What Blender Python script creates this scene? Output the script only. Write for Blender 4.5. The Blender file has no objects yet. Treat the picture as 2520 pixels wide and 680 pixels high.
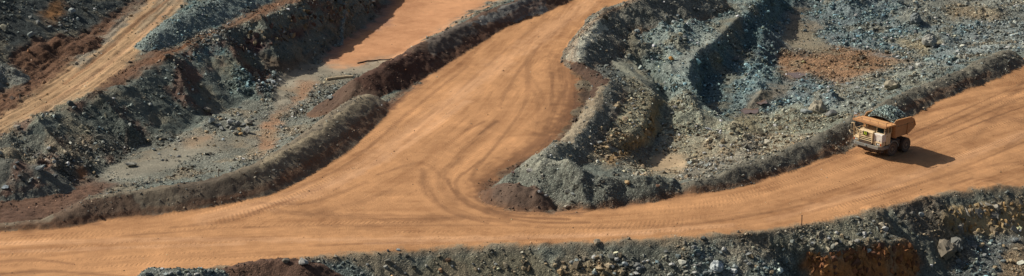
import bpy, bmesh, math, random
import numpy as np
from math import radians as R, sin, cos, pi
from mathutils import Vector, Matrix, Euler
from mathutils.geometry import delaunay_2d_cdt

S = bpy.context.scene
C = S.collection
random.seed(7); RNG = np.random.default_rng(11)

# ---------------------------------------------------------------- camera, sky, sun, exposure
ELEV = R(18.0); DIST = 280.0; FPX = 5188.0
CAMP = np.array([0.0, -DIST*cos(ELEV), DIST*sin(ELEV)])
cam = bpy.data.objects.new('camera', bpy.data.cameras.new('camera')); C.objects.link(cam)
cam.location = CAMP; cam.rotation_euler = (R(90)-ELEV, 0, 0)
cam.data.sensor_width = 36; cam.data.lens = 36*FPX/2520; cam.data.clip_start = 1; cam.data.clip_end = 8000
S.camera = cam

SUN_EL = R(41); SUN_DIR = Vector((-0.945*cos(SUN_EL), 0.327*cos(SUN_EL), sin(SUN_EL)))
w = bpy.data.worlds.new('World'); S.world = w; w.use_nodes = True
nt = w.node_tree; bg = nt.nodes['Background']
sky = nt.nodes.new('ShaderNodeTexSky'); sky.sky_type = 'NISHITA'; sky.sun_disc = False
sky.sun_elevation = SUN_EL; sky.sun_rotation = math.atan2(SUN_DIR.x, SUN_DIR.y)
sky.air_density = 1.0; sky.dust_density = 3.0; sky.ozone_density = 0.5
nt.links.new(sky.outputs[0], bg.inputs[0]); bg.inputs[1].default_value = 0.064
sl = bpy.data.lights.new('sun', 'SUN'); sl.energy = 4.8; sl.angle = R(0.5); sl.color = (1.0, 0.93, 0.82)
so = bpy.data.objects.new('sun', sl); C.objects.link(so)
so.rotation_euler = SUN_DIR.to_track_quat('Z', 'Y').to_euler()
S.view_settings.view_transform = 'Standard'; S.view_settings.look = 'None'
S.view_settings.exposure = 0.08; S.view_settings.gamma = 1.0
S.cycles.max_bounces = 5; S.cycles.diffuse_bounces = 2

# ---------------------------------------------------------------- helpers
CE, SE = cos(ELEV), sin(ELEV)
def ray(px, py):
    a = px-1260.0; b = 340.0-py
    return np.array([a, CE*FPX+SE*b, -SE*FPX+CE*b])
def P(px, py, z):
    r = ray(px, py); t = (z-CAMP[2])/r[2]
    return CAMP + r*t
def proj(x, y, z):
    dx = x-CAMP[0]; dy = y-CAMP[1]; dz = z-CAMP[2]
    d = dy*CE-dz*SE; d = np.maximum(d, 5.0)
    u = dy*SE+dz*CE
    return 1260+FPX*dx/d, 340-FPX*u/d

_tab = RNG.random(4096)*2*pi; _gx = np.cos(_tab); _gy = np.sin(_tab)
def _h(i, j, s): return ((i*73856093) ^ (j*19349663) ^ (s*83492791)) & 4095
def pn(x, y, s=0):
    x = np.asarray(x, float); y = np.asarray(y, float)
    i = np.floor(x).astype(np.int64); j = np.floor(y).astype(np.int64); fx = x-i; fy = y-j
    u = fx*fx*fx*(fx*(fx*6-15)+10); v = fy*fy*fy*(fy*(fy*6-15)+10)
    def g(a, b):
        h = _h(i+a, j+b, s); return _gx[h]*(fx-a)+_gy[h]*(fy-b)
    n0 = g(0, 0)*(1-u)+g(1, 0)*u; n1 = g(0, 1)*(1-u)+g(1, 1)*u
    return (n0*(1-v)+n1*v)*1.5
def fbm(x, y, s=0, o=4, gain=.5):
    r = 0; a = 1; f = 1
    for k in range(o):
        r = r+a*pn(x*f+17.3*k, y*f-9.1*k, s+k); a *= gain; f *= 2.03
    return r
def cells(x, y, s=0):            # (distance to nearest point, random value of the cell)
    i = np.floor(x).astype(np.int64); j = np.floor(y).astype(np.int64)
    best = np.full(np.shape(x), 9.0); val = np.zeros(np.shape(x)); sec = best.copy()
    for a in (-1, 0, 1):
        for b in (-1, 0, 1):
            h = _h(i+a, j+b, s); cx = i+a+.5+_gx[h]*.45; cy = j+b+.5+_gy[h]*.45
            d = np.hypot(x-cx, y-cy); m = d < best
            sec = np.where(m, best, np.minimum(sec, d)); best = np.where(m, d, best)
            val = np.where(m, (h % 257)/257.0, val)
    return best, val, sec-best
def blur(A, r, it=1, ax=(0, 1)):
    for _ in range(it):
        for x in ax:
            k = 2*r+1; pad = [(0, 0)]*A.ndim; pad[x] = (r+1, r)
            c = np.cumsum(np.pad(A, pad, mode='edge'), axis=x, dtype=float)
            n = A.shape[x]
            A = (np.take(c, np.arange(k, k+n), axis=x)-np.take(c, np.arange(0, n), axis=x))/k
    return A
def smooth_line(pts, step=1.5):   # Catmull-Rom resampling
    p = np.array(pts, float); q = np.vstack([2*p[0]-p[1], p, 2*p[-1]-p[-2]]); out = []
    for i in range(1, len(q)-2):
        n = max(1, int(np.linalg.norm(q[i+1]-q[i])/step))
        for k in range(n):
            t = k/n
            out.append(.5*((2*q[i])+(-q[i-1]+q[i+1])*t+(2*q[i-1]-5*q[i]+4*q[i+1]-q[i+2])*t*t+(-q[i-1]+3*q[i]-3*q[i+1]+q[i+2])*t**3))
    out.append(q[-2]); return np.array(out)
def W(pts): return [P(*p) for p in pts]
def off(pts, dx, dy, z): return [np.array([p[0]+dx, p[1]+dy, z if z is not None else p[2]]) for p in W(pts)]

def tag(o, label=None, cat=None, group=None, kind=None):
    if label: o['label'] = label
    if cat: o['category'] = cat
    if group: o['group'] = group
    if kind: o['kind'] = kind
    return o

# ---------------------------------------------------------------- terrain: break lines (px, py, height)
edge = [(-320,800,0),(-100,780,0),(150,735,0),(330,692,0),(420,672,0.3),(560,657,.1),(700,640,0),(850,628,0),(1000,618,0),(1150,607,0),(1300,603,0),
        (1450,598,0),(1600,590,0),(1750,582,-.1),(1880,570,-.2),(1975,556,-.3),(2080,536,-.4),(2160,516,-.5),(2240,497,-.7),(2350,474,-1.1),(2440,464,-1.6),(2520,458,-2.0),(2700,440,-3),(3000,400,-4.5)]
LN = []                       # world break lines
def L(*pts): LN.append(W(pts))
LN.append(W(edge))
LN.append(off(edge[:11], 0, -10.5, -8.5))
L((1480,705,-3.3),(1600,700,-3.3),(1750,696,-3.5),(1860,700,-4.0),(1950,710,-5.2))
# bench under the road edge, lower right, with the brown cliff in front of it
L((1890,602,-1.6),(1960,603,-1.7),(2050,612,-2.2),(2120,602,-2.3),(2190,594,-2.3),(2246,588,-2.6))
LN.append(off([(1960,606,-1.7),(2050,615,-2.2),(2120,605,-2.3),(2190,597,-2.3),(2240,591,-2.6)], .3, -1.5, -6.6))
L((1975,571,-.9),(2060,562,-1.1),(2140,548,-1.2))
L((2180,524,-.8),(2225,590,-3.4),(2262,640,-5.4),(2300,700,-7.6))
L((2330,512,-2.3),(2400,508,-2.6),(2460,505,-3.0),(2560,500,-3.5),(2800,480,-5.0))
L((2335,574,-4.7),(2400,578,-5.1),(2460,580,-5.5),(2560,572,-5.9),(2800,560,-7))
L((2290,560,-3.2),(2310,620,-5.2))
L((2330,640,-6.4),(2430,640,-6.6),(2560,640,-7.1))
L((2330,700,-7.8),(2520,700,-8.2),(2800,700,-9))
# roads under the berms
L((-320,600,0),(0,574,0),(140,548,0),(350,500,0),(540,470,0),(700,415,0),(800,345,.1),(900,270,.3),(960,230,.5),(1010,190,.7),(1100,130,1.1),(1210,65,1.6),(1330,0,2.0),(1500,-90,2.6),(1700,-200,3))
L((-320,650,0),(400,590,0),(800,540,0),(1000,420,0),(1120,300,.35),(1250,150,1.1),(1400,20,1.9),(1600,-100,2.6))
L((1700,-50,2.5),(1600,-5,2.2),(1530,12,2.0),(1470,50,1.75),(1420,100,1.4),(1425,150,1.1),(1430,200,.9),(1430,250,.6),(1405,300,.4),(1350,360,.2),(1290,420,0),(1300,470,0),(1450,470,0),(1600,462,0),(1700,455,0),
  (1800,435,-.1),(1900,405,-.3),(2000,368,-.5),(2100,322,-.8),(2200,268,-1.1),(2330,210,-1.7),(2430,165,-2.1),(2500,148,-2.5),(2700,100,-3.6),(3000,30,-5))
# left basin behind berm one and two
L((-320,540,-0.14),(0,505,-0.43),(120,478,-0.87),(260,452,-1.89),(400,436,-2.46),(520,412,-2.90),(620,375,-3.04),(720,318,-3.19),(790,272,-3.33),(860,215,-3.48),(930,165,-3.62),(1010,110,-3.77),(1130,45,-3.92),(1230,-5,-4.06),(1380,-90,-4.35))
L((280,425,-2.32),(450,385,-2.75),(620,300,-3.19),(740,235,-3.33),(870,130,-3.77),(1000,60,-4.06),(1110,0,-4.21),(1250,-100,-4.35))
L((1100,-120,-4.06),(1010,-50,-4.06),(950,5,-4.06),(905,60,-3.92),(850,100,-3.77),(790,140,-3.62),(725,185,-3.33),(690,215,-3.19),(600,255,-3.04),(520,285,-2.90),(450,325,-2.75),(400,350,-2.61),(330,370,-2.46),(285,400,-2.32),(225,432,-2.03),(130,455,-1.45),(0,485,-0.72),(-300,530,-0.14))
crestL = [(920,-130,2.8),(830,-50,3.2),(745,0,3.6),(690,28,3.8),(640,48,4.0),(590,60,3.8),(545,76,3.9),(500,96,3.6),(460,120,3.3),(415,146,3.5),(370,168,3.6),(320,202,3.4),(275,222,3.3),(230,236,3.2),(165,262,3.0),(90,300,2.8),(0,340,2.6),(-120,400,2.3),(-320,480,2)]
LN.append(W(crestL))
# upper left road and far slope
L((-320,320,2.8),(0,215,3.0),(60,190,3.1),(170,120,3.4),(260,60,3.6),(335,0,3.9),(440,-90,4.3))
L((-320,400,2.4),(0,270,2.8),(200,160,3.2),(330,70,3.5),(450,-10,3.8),(560,-90,4.2))
L((-320,470,1.9),(0,325,2.5),(120,262,2.8),(240,215,3.0),(350,150,3.2),(480,84,3.4),(640,20,3.7),(760,-40,3.8))
L((-500,100,11),(-100,-20,11.5),(200,-180,12.5),(350,-300,13))
# right pit: slope below road two
L((1800,-60,-.5),(1700,10,-.4),(1640,40,-.3),(1580,90,-.5),(1540,130,-1.0),(1500,165,-.6))
L((1570,40,.4),(1520,80,.4),(1480,120,.3))
L((1510,140,-.4),(1535,160,-.5),(1570,192,-.6),(1615,230,-.9),(1606,270,-1.2),(1596,310,-1.5),(1556,348,-1.5),(1505,386,-1.3),(1475,402,-1.0))
L((1572,140,-2.0),(1606,170,-2.8),(1640,215,-3.1),(1640,262,-3.2),(1628,315,-4.2),(1598,360,-4.6),(1560,400,-4.6),(1510,408,-3.6))
L((1530,225,-.1),(1520,290,-.3),(1490,345,-.3),(1450,380,-.1))
L((1900,-30,-1.2),(1868,8,-1.0),(1846,30,-1.7),(1812,46,-1.2),(1784,76,-1.8),(1760,100,-1.1),(1728,118,-1.6),(1704,150,-1.3),(1695,190,-1.6),(1722,238,-2.6),(1772,284,-4.4))
L((1935,30,-5.4),(1898,80,-5.4),(1862,96,-5.0),(1836,128,-5.4),(1792,148,-4.8),(1772,180,-5.4),(1727,212,-5.4),(1723,250,-5.6),(1754,286,-5.8),(1800,306,-6.1))
L((1760,50,-1.5),(1700,90,-1.5),(1660,140,-1.7),(1645,175,-2.2))
L((1690,270,-3.8),(1700,330,-4.5),(1690,390,-4.8),(1640,415,-4.7),(1590,418,-4.4))
L((1780,330,-4.8),(1800,380,-3.6),(1760,420,-2.2),(1700,436,-1.6),(1640,440,-2.2))
L((1900,330,-5.0),(1960,340,-2.8),(1880,385,-1.9),(1800,412,-1.5))
L((2060,280,-3.8),(2120,290,-2.4),(2200,225,-3.2),(2320,180,-3.8),(2440,120,-4.4),(2560,90,-5),(3000,-20,-6.5))
L((1860,280,-7.0),(1960,255,-6.6),(2060,230,-6.0),(2250,150,-6.0),(2520,60,-6.2),(3000,-60,-7))
L((1890,180,-7.0),(1960,100,-6.9),(2100,60,-6.6),(2300,0,-6.4),(2600,-60,-6.4))
L((1980,40,-6.7),(2060,-10,-6.4),(2300,-100,-6.0),(2700,-200,-5.5))
for q in [(-900,-900,6),(900,-900,6),(-900,-500,-9),(0,-500,-9),(900,-500,-9),(-900,-75,-8.5),(-130,-75,-8.5),(0,-75,-9.5),(130,-75,-9.8),(900,-75,-9.8),
          (-900,0,3),(-400,60,13),(-900,900,26),(0,900,8),(900,900,6),(-100,170,14),(0,150,-2.5),(35,150,2.5),(60,150,-5),(160,140,-5.5),(300,200,-5),(900,100,-4),(130,40,-4.8)]:
    LN.append([np.array(q, float)])

def fill_base(xs, ys):
    vs = []; zz = []; ed = []
    for l in LN:
        for k, p in enumerate(l):
            vs.append(Vector((p[0], p[1]))); zz.append(p[2])
            if k: ed.append((len(vs)-2, len(vs)-1))
    ov, oe, of, ovo, oeo, ofo = delaunay_2d_cdt(vs, ed, [], 0, 1e-4)
    oz = []
    Vn = np.array([[v.x, v.y] for v in vs]); Z0 = np.array(zz)
    for v, src in zip(ov, ovo):
        if src: oz.append(float(np.mean([zz[s] for s in src])))
        else:                             # a crossing of two lines: nearest neighbours
            d = np.hypot(Vn[:,0]-v.x, Vn[:,1]-v.y)+.01; k = np.argsort(d)[:3]
            oz.append(float(np.sum(Z0[k]/d[k])/np.sum(1/d[k])))
    Z = np.full((len(ys), len(xs)), np.nan)
    for f in of:
        a, b, c = [ov[i] for i in f[:3]]; za, zb, zc = [oz[i] for i in f[:3]]
        x0, x1 = min(a.x, b.x, c.x), max(a.x, b.x, c.x); y0, y1 = min(a.y, b.y, c.y), max(a.y, b.y, c.y)
        i0, i1 = np.searchsorted(xs, [x0, x1+1e-6]); j0, j1 = np.searchsorted(ys, [y0, y1+1e-6])
        if i1 <= i0 or j1 <= j0: continue
        X, Y = np.meshgrid(xs[i0:i1], ys[j0:j1])
        D = (b.y-c.y)*(a.x-c.x)+(c.x-b.x)*(a.y-c.y)
        if abs(D) < 1e-9: continue
        l1 = ((b.y-c.y)*(X-c.x)+(c.x-b.x)*(Y-c.y))/D; l2 = ((c.y-a.y)*(X-c.x)+(a.x-c.x)*(Y-c.y))/D; l3 = 1-l1-l2
        m = (l1 > -1e-6) & (l2 > -1e-6) & (l3 > -1e-6)
        z = l1*za+l2*zb+l3*zc; sub = Z[j0:j1, i0:i1]; sub[m] = z[m]
    # anything outside the hull: nearest filled value by rows, then columns
    for A in (Z, Z.T):
        for r in range(A.shape[0]):
            n = np.isnan(A[r])
            if n.any() and not n.all(): A[r] = np.interp(np.arange(A.shape[1]), np.where(~n)[0], A[r][~n])
    return Z

STX, STY = 0.19, 0.23
def axis(a, b, st):
    core = np.arange(a, b, st); g = []; s = st; v = b
    while v < b+1500: s *= 1.28; v += s; g.append(v)
    g = np.array(g)-b
    return np.concatenate([a-g[::-1], core, core[-1]+g])
XS = axis(-86, 96, STX); YS = axis(-56, 112, STY)
Z = fill_base(XS, YS)
X, Y = np.meshgrid(XS, YS)
Z = Z*.35+blur(Z, 2, 2)*.65
SP = (X > -90) & (X < 102) & (Y > -60) & (Y < 116)

# ---------------------------------------------------------------- berms and heaps (crest lines: px, py, crest height)
BERM = [  # name, label, crest, crest half width, slope
 ('earth_berm', 'long grey brown earth berm curving along the left side of the haul road', [(-80,556,.3),(20,552,.5),(100,545,.6),(130,534,.9),(165,518,1.3),(230,486,1.9),(300,475,2.0),(400,462,2.1),(480,450,2.2),(540,436,2.3),(620,410,2.6),(700,368,2.7),(770,324,2.8),(830,278,2.9),(880,240,2.8),(905,232,2.2)], .35, .80),
 ('earth_berm', 'dark brown earth berm on the left edge of the ramp road above the orange mud', [(868,212,.5),(885,192,2.3),(930,170,3.1),(985,140,3.4),(1050,105,3.5),(1120,70,3.6),(1200,30,3.7),(1262,6,3.9),(1340,-28,4.2),(1460,-90,4.6)], .3, .82),
 ('earth_berm', 'pale topped earth berm on the right edge of the ramp road near the photo top', [(1700,-60,4.0),(1580,-5,3.4),(1500,18,3.3),(1462,55,3.0),(1436,92,2.9),(1420,128,2.5),(1432,160,1.7),(1468,180,1.7),(1492,198,1.7),(1478,235,1.6),(1450,285,1.5),(1415,330,1.6),(1360,362,1.9),(1330,385,2.6)], .3, .85),
 ('spoil_heap', 'big grey gravel heap at the inner corner where the two roads meet', [(1262,432,1.6),(1300,408,2.5),(1345,398,3.5),(1385,402,3.7),(1430,420,3.4),(1470,440,2.6),(1520,437,2.2),(1580,432,2.3),(1630,436,1.6),(1655,456,.6)], .35, .82),
 ('spoil_heap', 'low dark brown soil mound at the tip of the road junction', [(1212,462,.9),(1245,452,1.8),(1290,462,1.9),(1325,478,1.3)], .3, .75),
 ('earth_berm', 'long grey gravel berm between the rubble field and the right hand road', [(1668,470,.1),(1700,452,.8),(1780,426,1.2),(1850,400,1.3),(1920,376,1.2),(1990,350,1.05),(2050,322,1.0),(2100,296,.8),(2150,276,.5),(2200,248,.5),(2260,218,.1),(2330,190,-.2),(2400,164,-.5),(2440,142,-.5),(2478,126,-.8),(2498,146,-1.8)], .3, .75),
 ('earth_berm', 'blue grey rock berm beside the upper left track', [(356,116,3.6),(372,92,4.7),(405,66,5.3),(440,40,5.7),(490,14,6.0),(580,-24,6.2),(720,-90,6.4)], .4, .80),
 ('spoil_heap', 'brown soil heap dumped beside the upper left track', [(30,160,3.9),(55,128,4.6),(85,112,5.1),(112,104,4.5),(135,96,5.0),(165,112,4.3),(200,100,4.5),(235,92,3.9)], .5, .7),
 ('spoil_heap', 'grey gravel heap at the left photo edge above the track', [(-90,200,4.8),(-10,165,4.9),(25,172,4.5),(45,195,3.6)], .4, .75),
 ('spoil_heap', 'grey soil hump at the left edge below the shaded bench', [(-120,400,3.0),(-20,392,3.1),(30,398,2.8),(75,412,2.0),(110,440,.3)], .5, .75),
 ('spoil_heap', 'low grey rock heap on the bottom edge left of the brown soil', [(340,690,.3),(375,662,.8),(420,666,.9),(470,668,.9),(530,668,.5)], .3, .8),
 ('spoil_heap', 'low brown soil heap along the bottom edge beside grey boulders', [(560,662,.3),(620,648,.7),(690,640,.9),(745,642,.9),(775,648,.2)], .3, .8),
]
BID = np.full(Z.shape, -1); base = Z.copy()
wn = fbm(X*.45, Y*.45, 3, 3)
for bi, (nm, lb, cr, hw, sl_) in enumerate(BERM):
    p = smooth_line(W(cr), 1.2); m0, m1 = p.min(0)-9, p.max(0)+9
    i0, i1 = np.searchsorted(XS, [m0[0], m1[0]]); j0, j1 = np.searchsorted(YS, [m0[1], m1[1]])
    x = X[j0:j1, i0:i1]; y = Y[j0:j1, i0:i1]; H = np.full(x.shape, -99.0)
    n = wn[j0:j1, i0:i1]
    for a, b in zip(p[:-1], p[1:]):
        d = b[:2]-a[:2]; L2 = d@d+1e-9; t = np.clip(((x-a[0])*d[0]+(y-a[1])*d[1])/L2, 0, 1)
        q = np.hypot(x-a[0]-t*d[0], y-a[1]-t*d[1])
        zc = a[2]+t*(b[2]-a[2]); 
        e = np.maximum(0, q-hw); h = zc-sl_*(np.sqrt(e*e+.25)-.5)
        H = np.maximum(H, h)
    lump = [.14,.45,.4,.5,.4,.55,.25,.5,.3,.4,.3,.35][bi]; H = H+n*.12+fbm(x*1.3, y*1.3, 40, 3)*.07+lump*(cells(x/2.6+n*.2, y/2.6, 90+bi)[1]-.5)*1.0*np.clip(cells(x/2.6+n*.2, y/2.6, 90+bi)[2]*2.5, 0, 1)
    sub = Z[j0:j1, i0:i1]
    # soft union so the toe spreads a little
    k = .35; s = np.clip(.5+.5*(H-sub)/k, 0, 1); U = sub*(1-s)+H*s+k*s*(1-s)*.5
    g = H > sub+.06
    sub[:] = np.where(H > sub-k, np.maximum(U, sub), sub); BID[j0:j1, i0:i1][g] = bi

def zat(x, y):
    i = np.clip(np.searchsorted(XS, x)-1, 0, len(XS)-2); j = np.clip(np.searchsorted(YS, y)-1, 0, len(YS)-2)
    tx = (x-XS[i])/(XS[i+1]-XS[i]); ty = (y-YS[j])/(YS[j+1]-YS[j])
    return (Z[j, i]*(1-tx)+Z[j, i+1]*tx)*(1-ty)+(Z[j+1, i]*(1-tx)+Z[j+1, i+1]*tx)*ty
def hit(px, py):
    r = ray(px, py); r = r/np.linalg.norm(r); t = 180.0+np.arange(0, 320, .12)
    p = CAMP[None, :]+r[None, :]*t[:, None]; z = zat(p[:, 0], p[:, 1]); k = np.argmax(p[:, 2] < z)
    return Vector((p[k, 0], p[k, 1], z[k]))
def gi(x, y):
    return np.clip(np.searchsorted(YS, y), 0, len(YS)-1), np.clip(np.searchsorted(XS, x), 0, len(XS)-1)

# spurs (+) and gullies (-) on the slopes: (pixel line, height, width)
for ln, h, wd in [([(545,78),(572,130),(595,190)],1.0,1.3),([(500,96),(530,170),(560,215)],-.7,1.4),([(415,148),(450,215),(468,275)],1.1,1.4),([(460,122),(495,190),(520,245)],-.6,1.5),([(330,200),(370,250),(405,315)],-.9,2.0),([(230,237),(280,290),(322,340)],1.2,1.3),
        ([(275,225),(330,280),(365,330)],-.7,1.6),([(150,272),(200,330),(240,385)],-.8,1.8),([(90,302),(120,345),(160,395)],.9,1.3),([(40,325),(80,370),(110,400)],-.6,1.5),([(640,52),(665,110),(690,170)],.9,1.4),([(600,66),(625,130),(645,190)],-.8,1.3),([(745,8),(775,60),(800,110)],.8,1.3),([(700,30),(735,90),(760,140)],-.7,1.4),([(850,5),(860,50),(850,90)],.8,1.2),([(800,10),(830,60),(830,100)],-.6,1.2),
        ([(1498,34),(1550,95),(1590,140)],.8,1.0),([(1525,25),(1590,90),(1640,150)],-.9,1.3),([(1565,15),(1625,75),(1670,120)],.8,1.2),([(1610,8),(1680,60),(1720,90)],-.6,1.3),([(1470,62),(1515,110),(1550,150)],-.6,1.0),([(1448,90),(1490,135),(1530,170)],.5,.9),
        ([(1580,150),(1620,200),(1650,250)],-1.1,1.3),([(1545,152),(1590,190),(1622,226)],.6,.8),([(1700,60),(1660,130),(1640,180)],.7,1.6),
        ([(1480,235),(1500,290),(1470,340)],-.4,1.2),([(1640,170),(1690,240),(1720,290)],.7,1.4),([(1760,290),(1800,330),(1830,380)],.7,1.6),([(1860,300),(1890,340),(1860,370)],-.6,1.8),([(1950,270),(1960,310)],.8,1.8),
        ([(1840,200),(1870,230),(1850,265)],.8,1.2),([(1900,60),(1880,120),(1850,170)],.7,1.5),
        ([(2160,520),(2200,560),(2236,586)],.5,1.2),([(2190,520),(2235,590),(2275,650)],-.8,1.2),([(1330,612),(1345,660)],.3,1.2),([(2280,500),(2310,560)],.4,1.2),([(1345,400),(1330,440),(1320,480)],.5,1.0),([(1400,404),(1420,450),(1440,495)],.5,1.0),([(1372,404),(1375,450),(1380,500)],-.5,.9),([(1450,432),(1470,470)],-.4,.9),([(1590,433),(1600,465)],.35,.9)]:
    q_ = [hit(a, b) for a, b in ln]; pw = smooth_line([(v.x, v.y, 0) for v in q_], 1.0)
    m0, m1 = pw.min(0)-5, pw.max(0)+5; i0, i1 = np.searchsorted(XS, [m0[0], m1[0]]); j0, j1 = np.searchsorted(YS, [m0[1], m1[1]])
    x = X[j0:j1, i0:i1]+wn[j0:j1, i0:i1]*.8; y = Y[j0:j1, i0:i1]; best = np.full(x.shape, 99.0)
    for a, b in zip(pw[:-1], pw[1:]):
        d = b-a; t = np.clip(((x-a[0])*d[0]+(y-a[1])*d[1])/(d[0]**2+d[1]**2+1e-9), 0, 1); best = np.minimum(best, np.hypot(x-a[0]-t*d[0], y-a[1]-t*d[1]))
    Z[j0:j1, i0:i1] += h*np.clip(1-best/(wd*1.7), 0, 1)**1.3

# low mounds in the pits (px, py, z, radius, height)
for (px, py, z, rad, h) in [(2075,25,-6.4,5.5,2.2),(2250,50,-6.2,3.5,1.5),(2150,5,-6.2,6,1.8),(2020,262,-5.2,3.2,1.9),(2210,222,-4.2,3.2,1.6),(2290,105,-6,4.5,1.5),(2430,30,-6,5,1.2),
        (1868,238,-6.9,4.0,.7),(1880,190,-6.9,3.5,1.4),(1880,120,-6.6,4,1.5),(1770,350,-4.5,4,1.0),(1850,330,-5.6,3,.9),(1700,300,-4.2,3.5,1.0),(1480,330,-1.7,2,.7),(1660,80,-1.2,4,1.0),(1600,110,-1,3,.7),
        (580,318,-2.1,2.2,.6),(120,425,-.9,3.2,2.0),(200,410,-1.2,2.4,1.2),(640,215,-1.6,4,1.4),(400,330,-1.6,3.5,1.0),(800,215,-2.3,3.2,.8),(520,250,.5,3.5,1.0),
        (2325,622,-7.2,2.1,2.4),(2440,470,-2,3,.4),(30,425,-.6,3,1.0),(450,60,4.4,3,.0)]:
    c = P(px, py, z); d2 = ((X-c[0])**2+(Y-c[1])**2)/rad**2
    Z += h*np.exp(-d2*1.6)*(1+.5*fbm((X+c[0])*.5, Y*.5, 9, 2))
    

# level stand under the truck
c0 = hit(2178, 370); s_w = np.clip(1.6-np.hypot(X-c0.x, Y-c0.y)/5.0, 0, 1); s_w = s_w*s_w*(3-2*s_w)
EXT = Vector((cos(R(45)), -sin(R(45)), -.006)).normalized(); EYT = Vector((sin(R(45)), cos(R(45)), -.045))
s_p = c0.z+(-.006*((X-c0.x)*cos(R(45))-(Y-c0.y)*sin(R(45)))-.045*((X-c0.x)*sin(R(45))+(Y-c0.y)*cos(R(45))))
Z = Z*(1-s_w)+s_p*s_w

# ---------------------------------------------------------------- ground zones, painted where they lie
OR = (.41,.213,.095); ORP = (.52,.29,.145); BRN = (.125,.064,.035); DBR = (.075,.04,.026); TEAL = (.135,.148,.126); BLUE = (.13,.183,.175); PALE = (.30,.29,.24)
TAN = (.33,.255,.155); GRV = (.175,.175,.145); MAR = (.085,.035,.032); OCH = (.34,.20,.075); MUD = (.50,.255,.125); GBR = (.12,.105,.08); RUST = (.26,.115,.04); SAND = (.42,.31,.19)
REG = ['pit_ground','haul_road','ramp_road','dirt_track','mud_flat','gravel_floor','bench_face','pit_slope','rubble_ground','pit_terrace','road_cut_face','soil_track']
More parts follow.
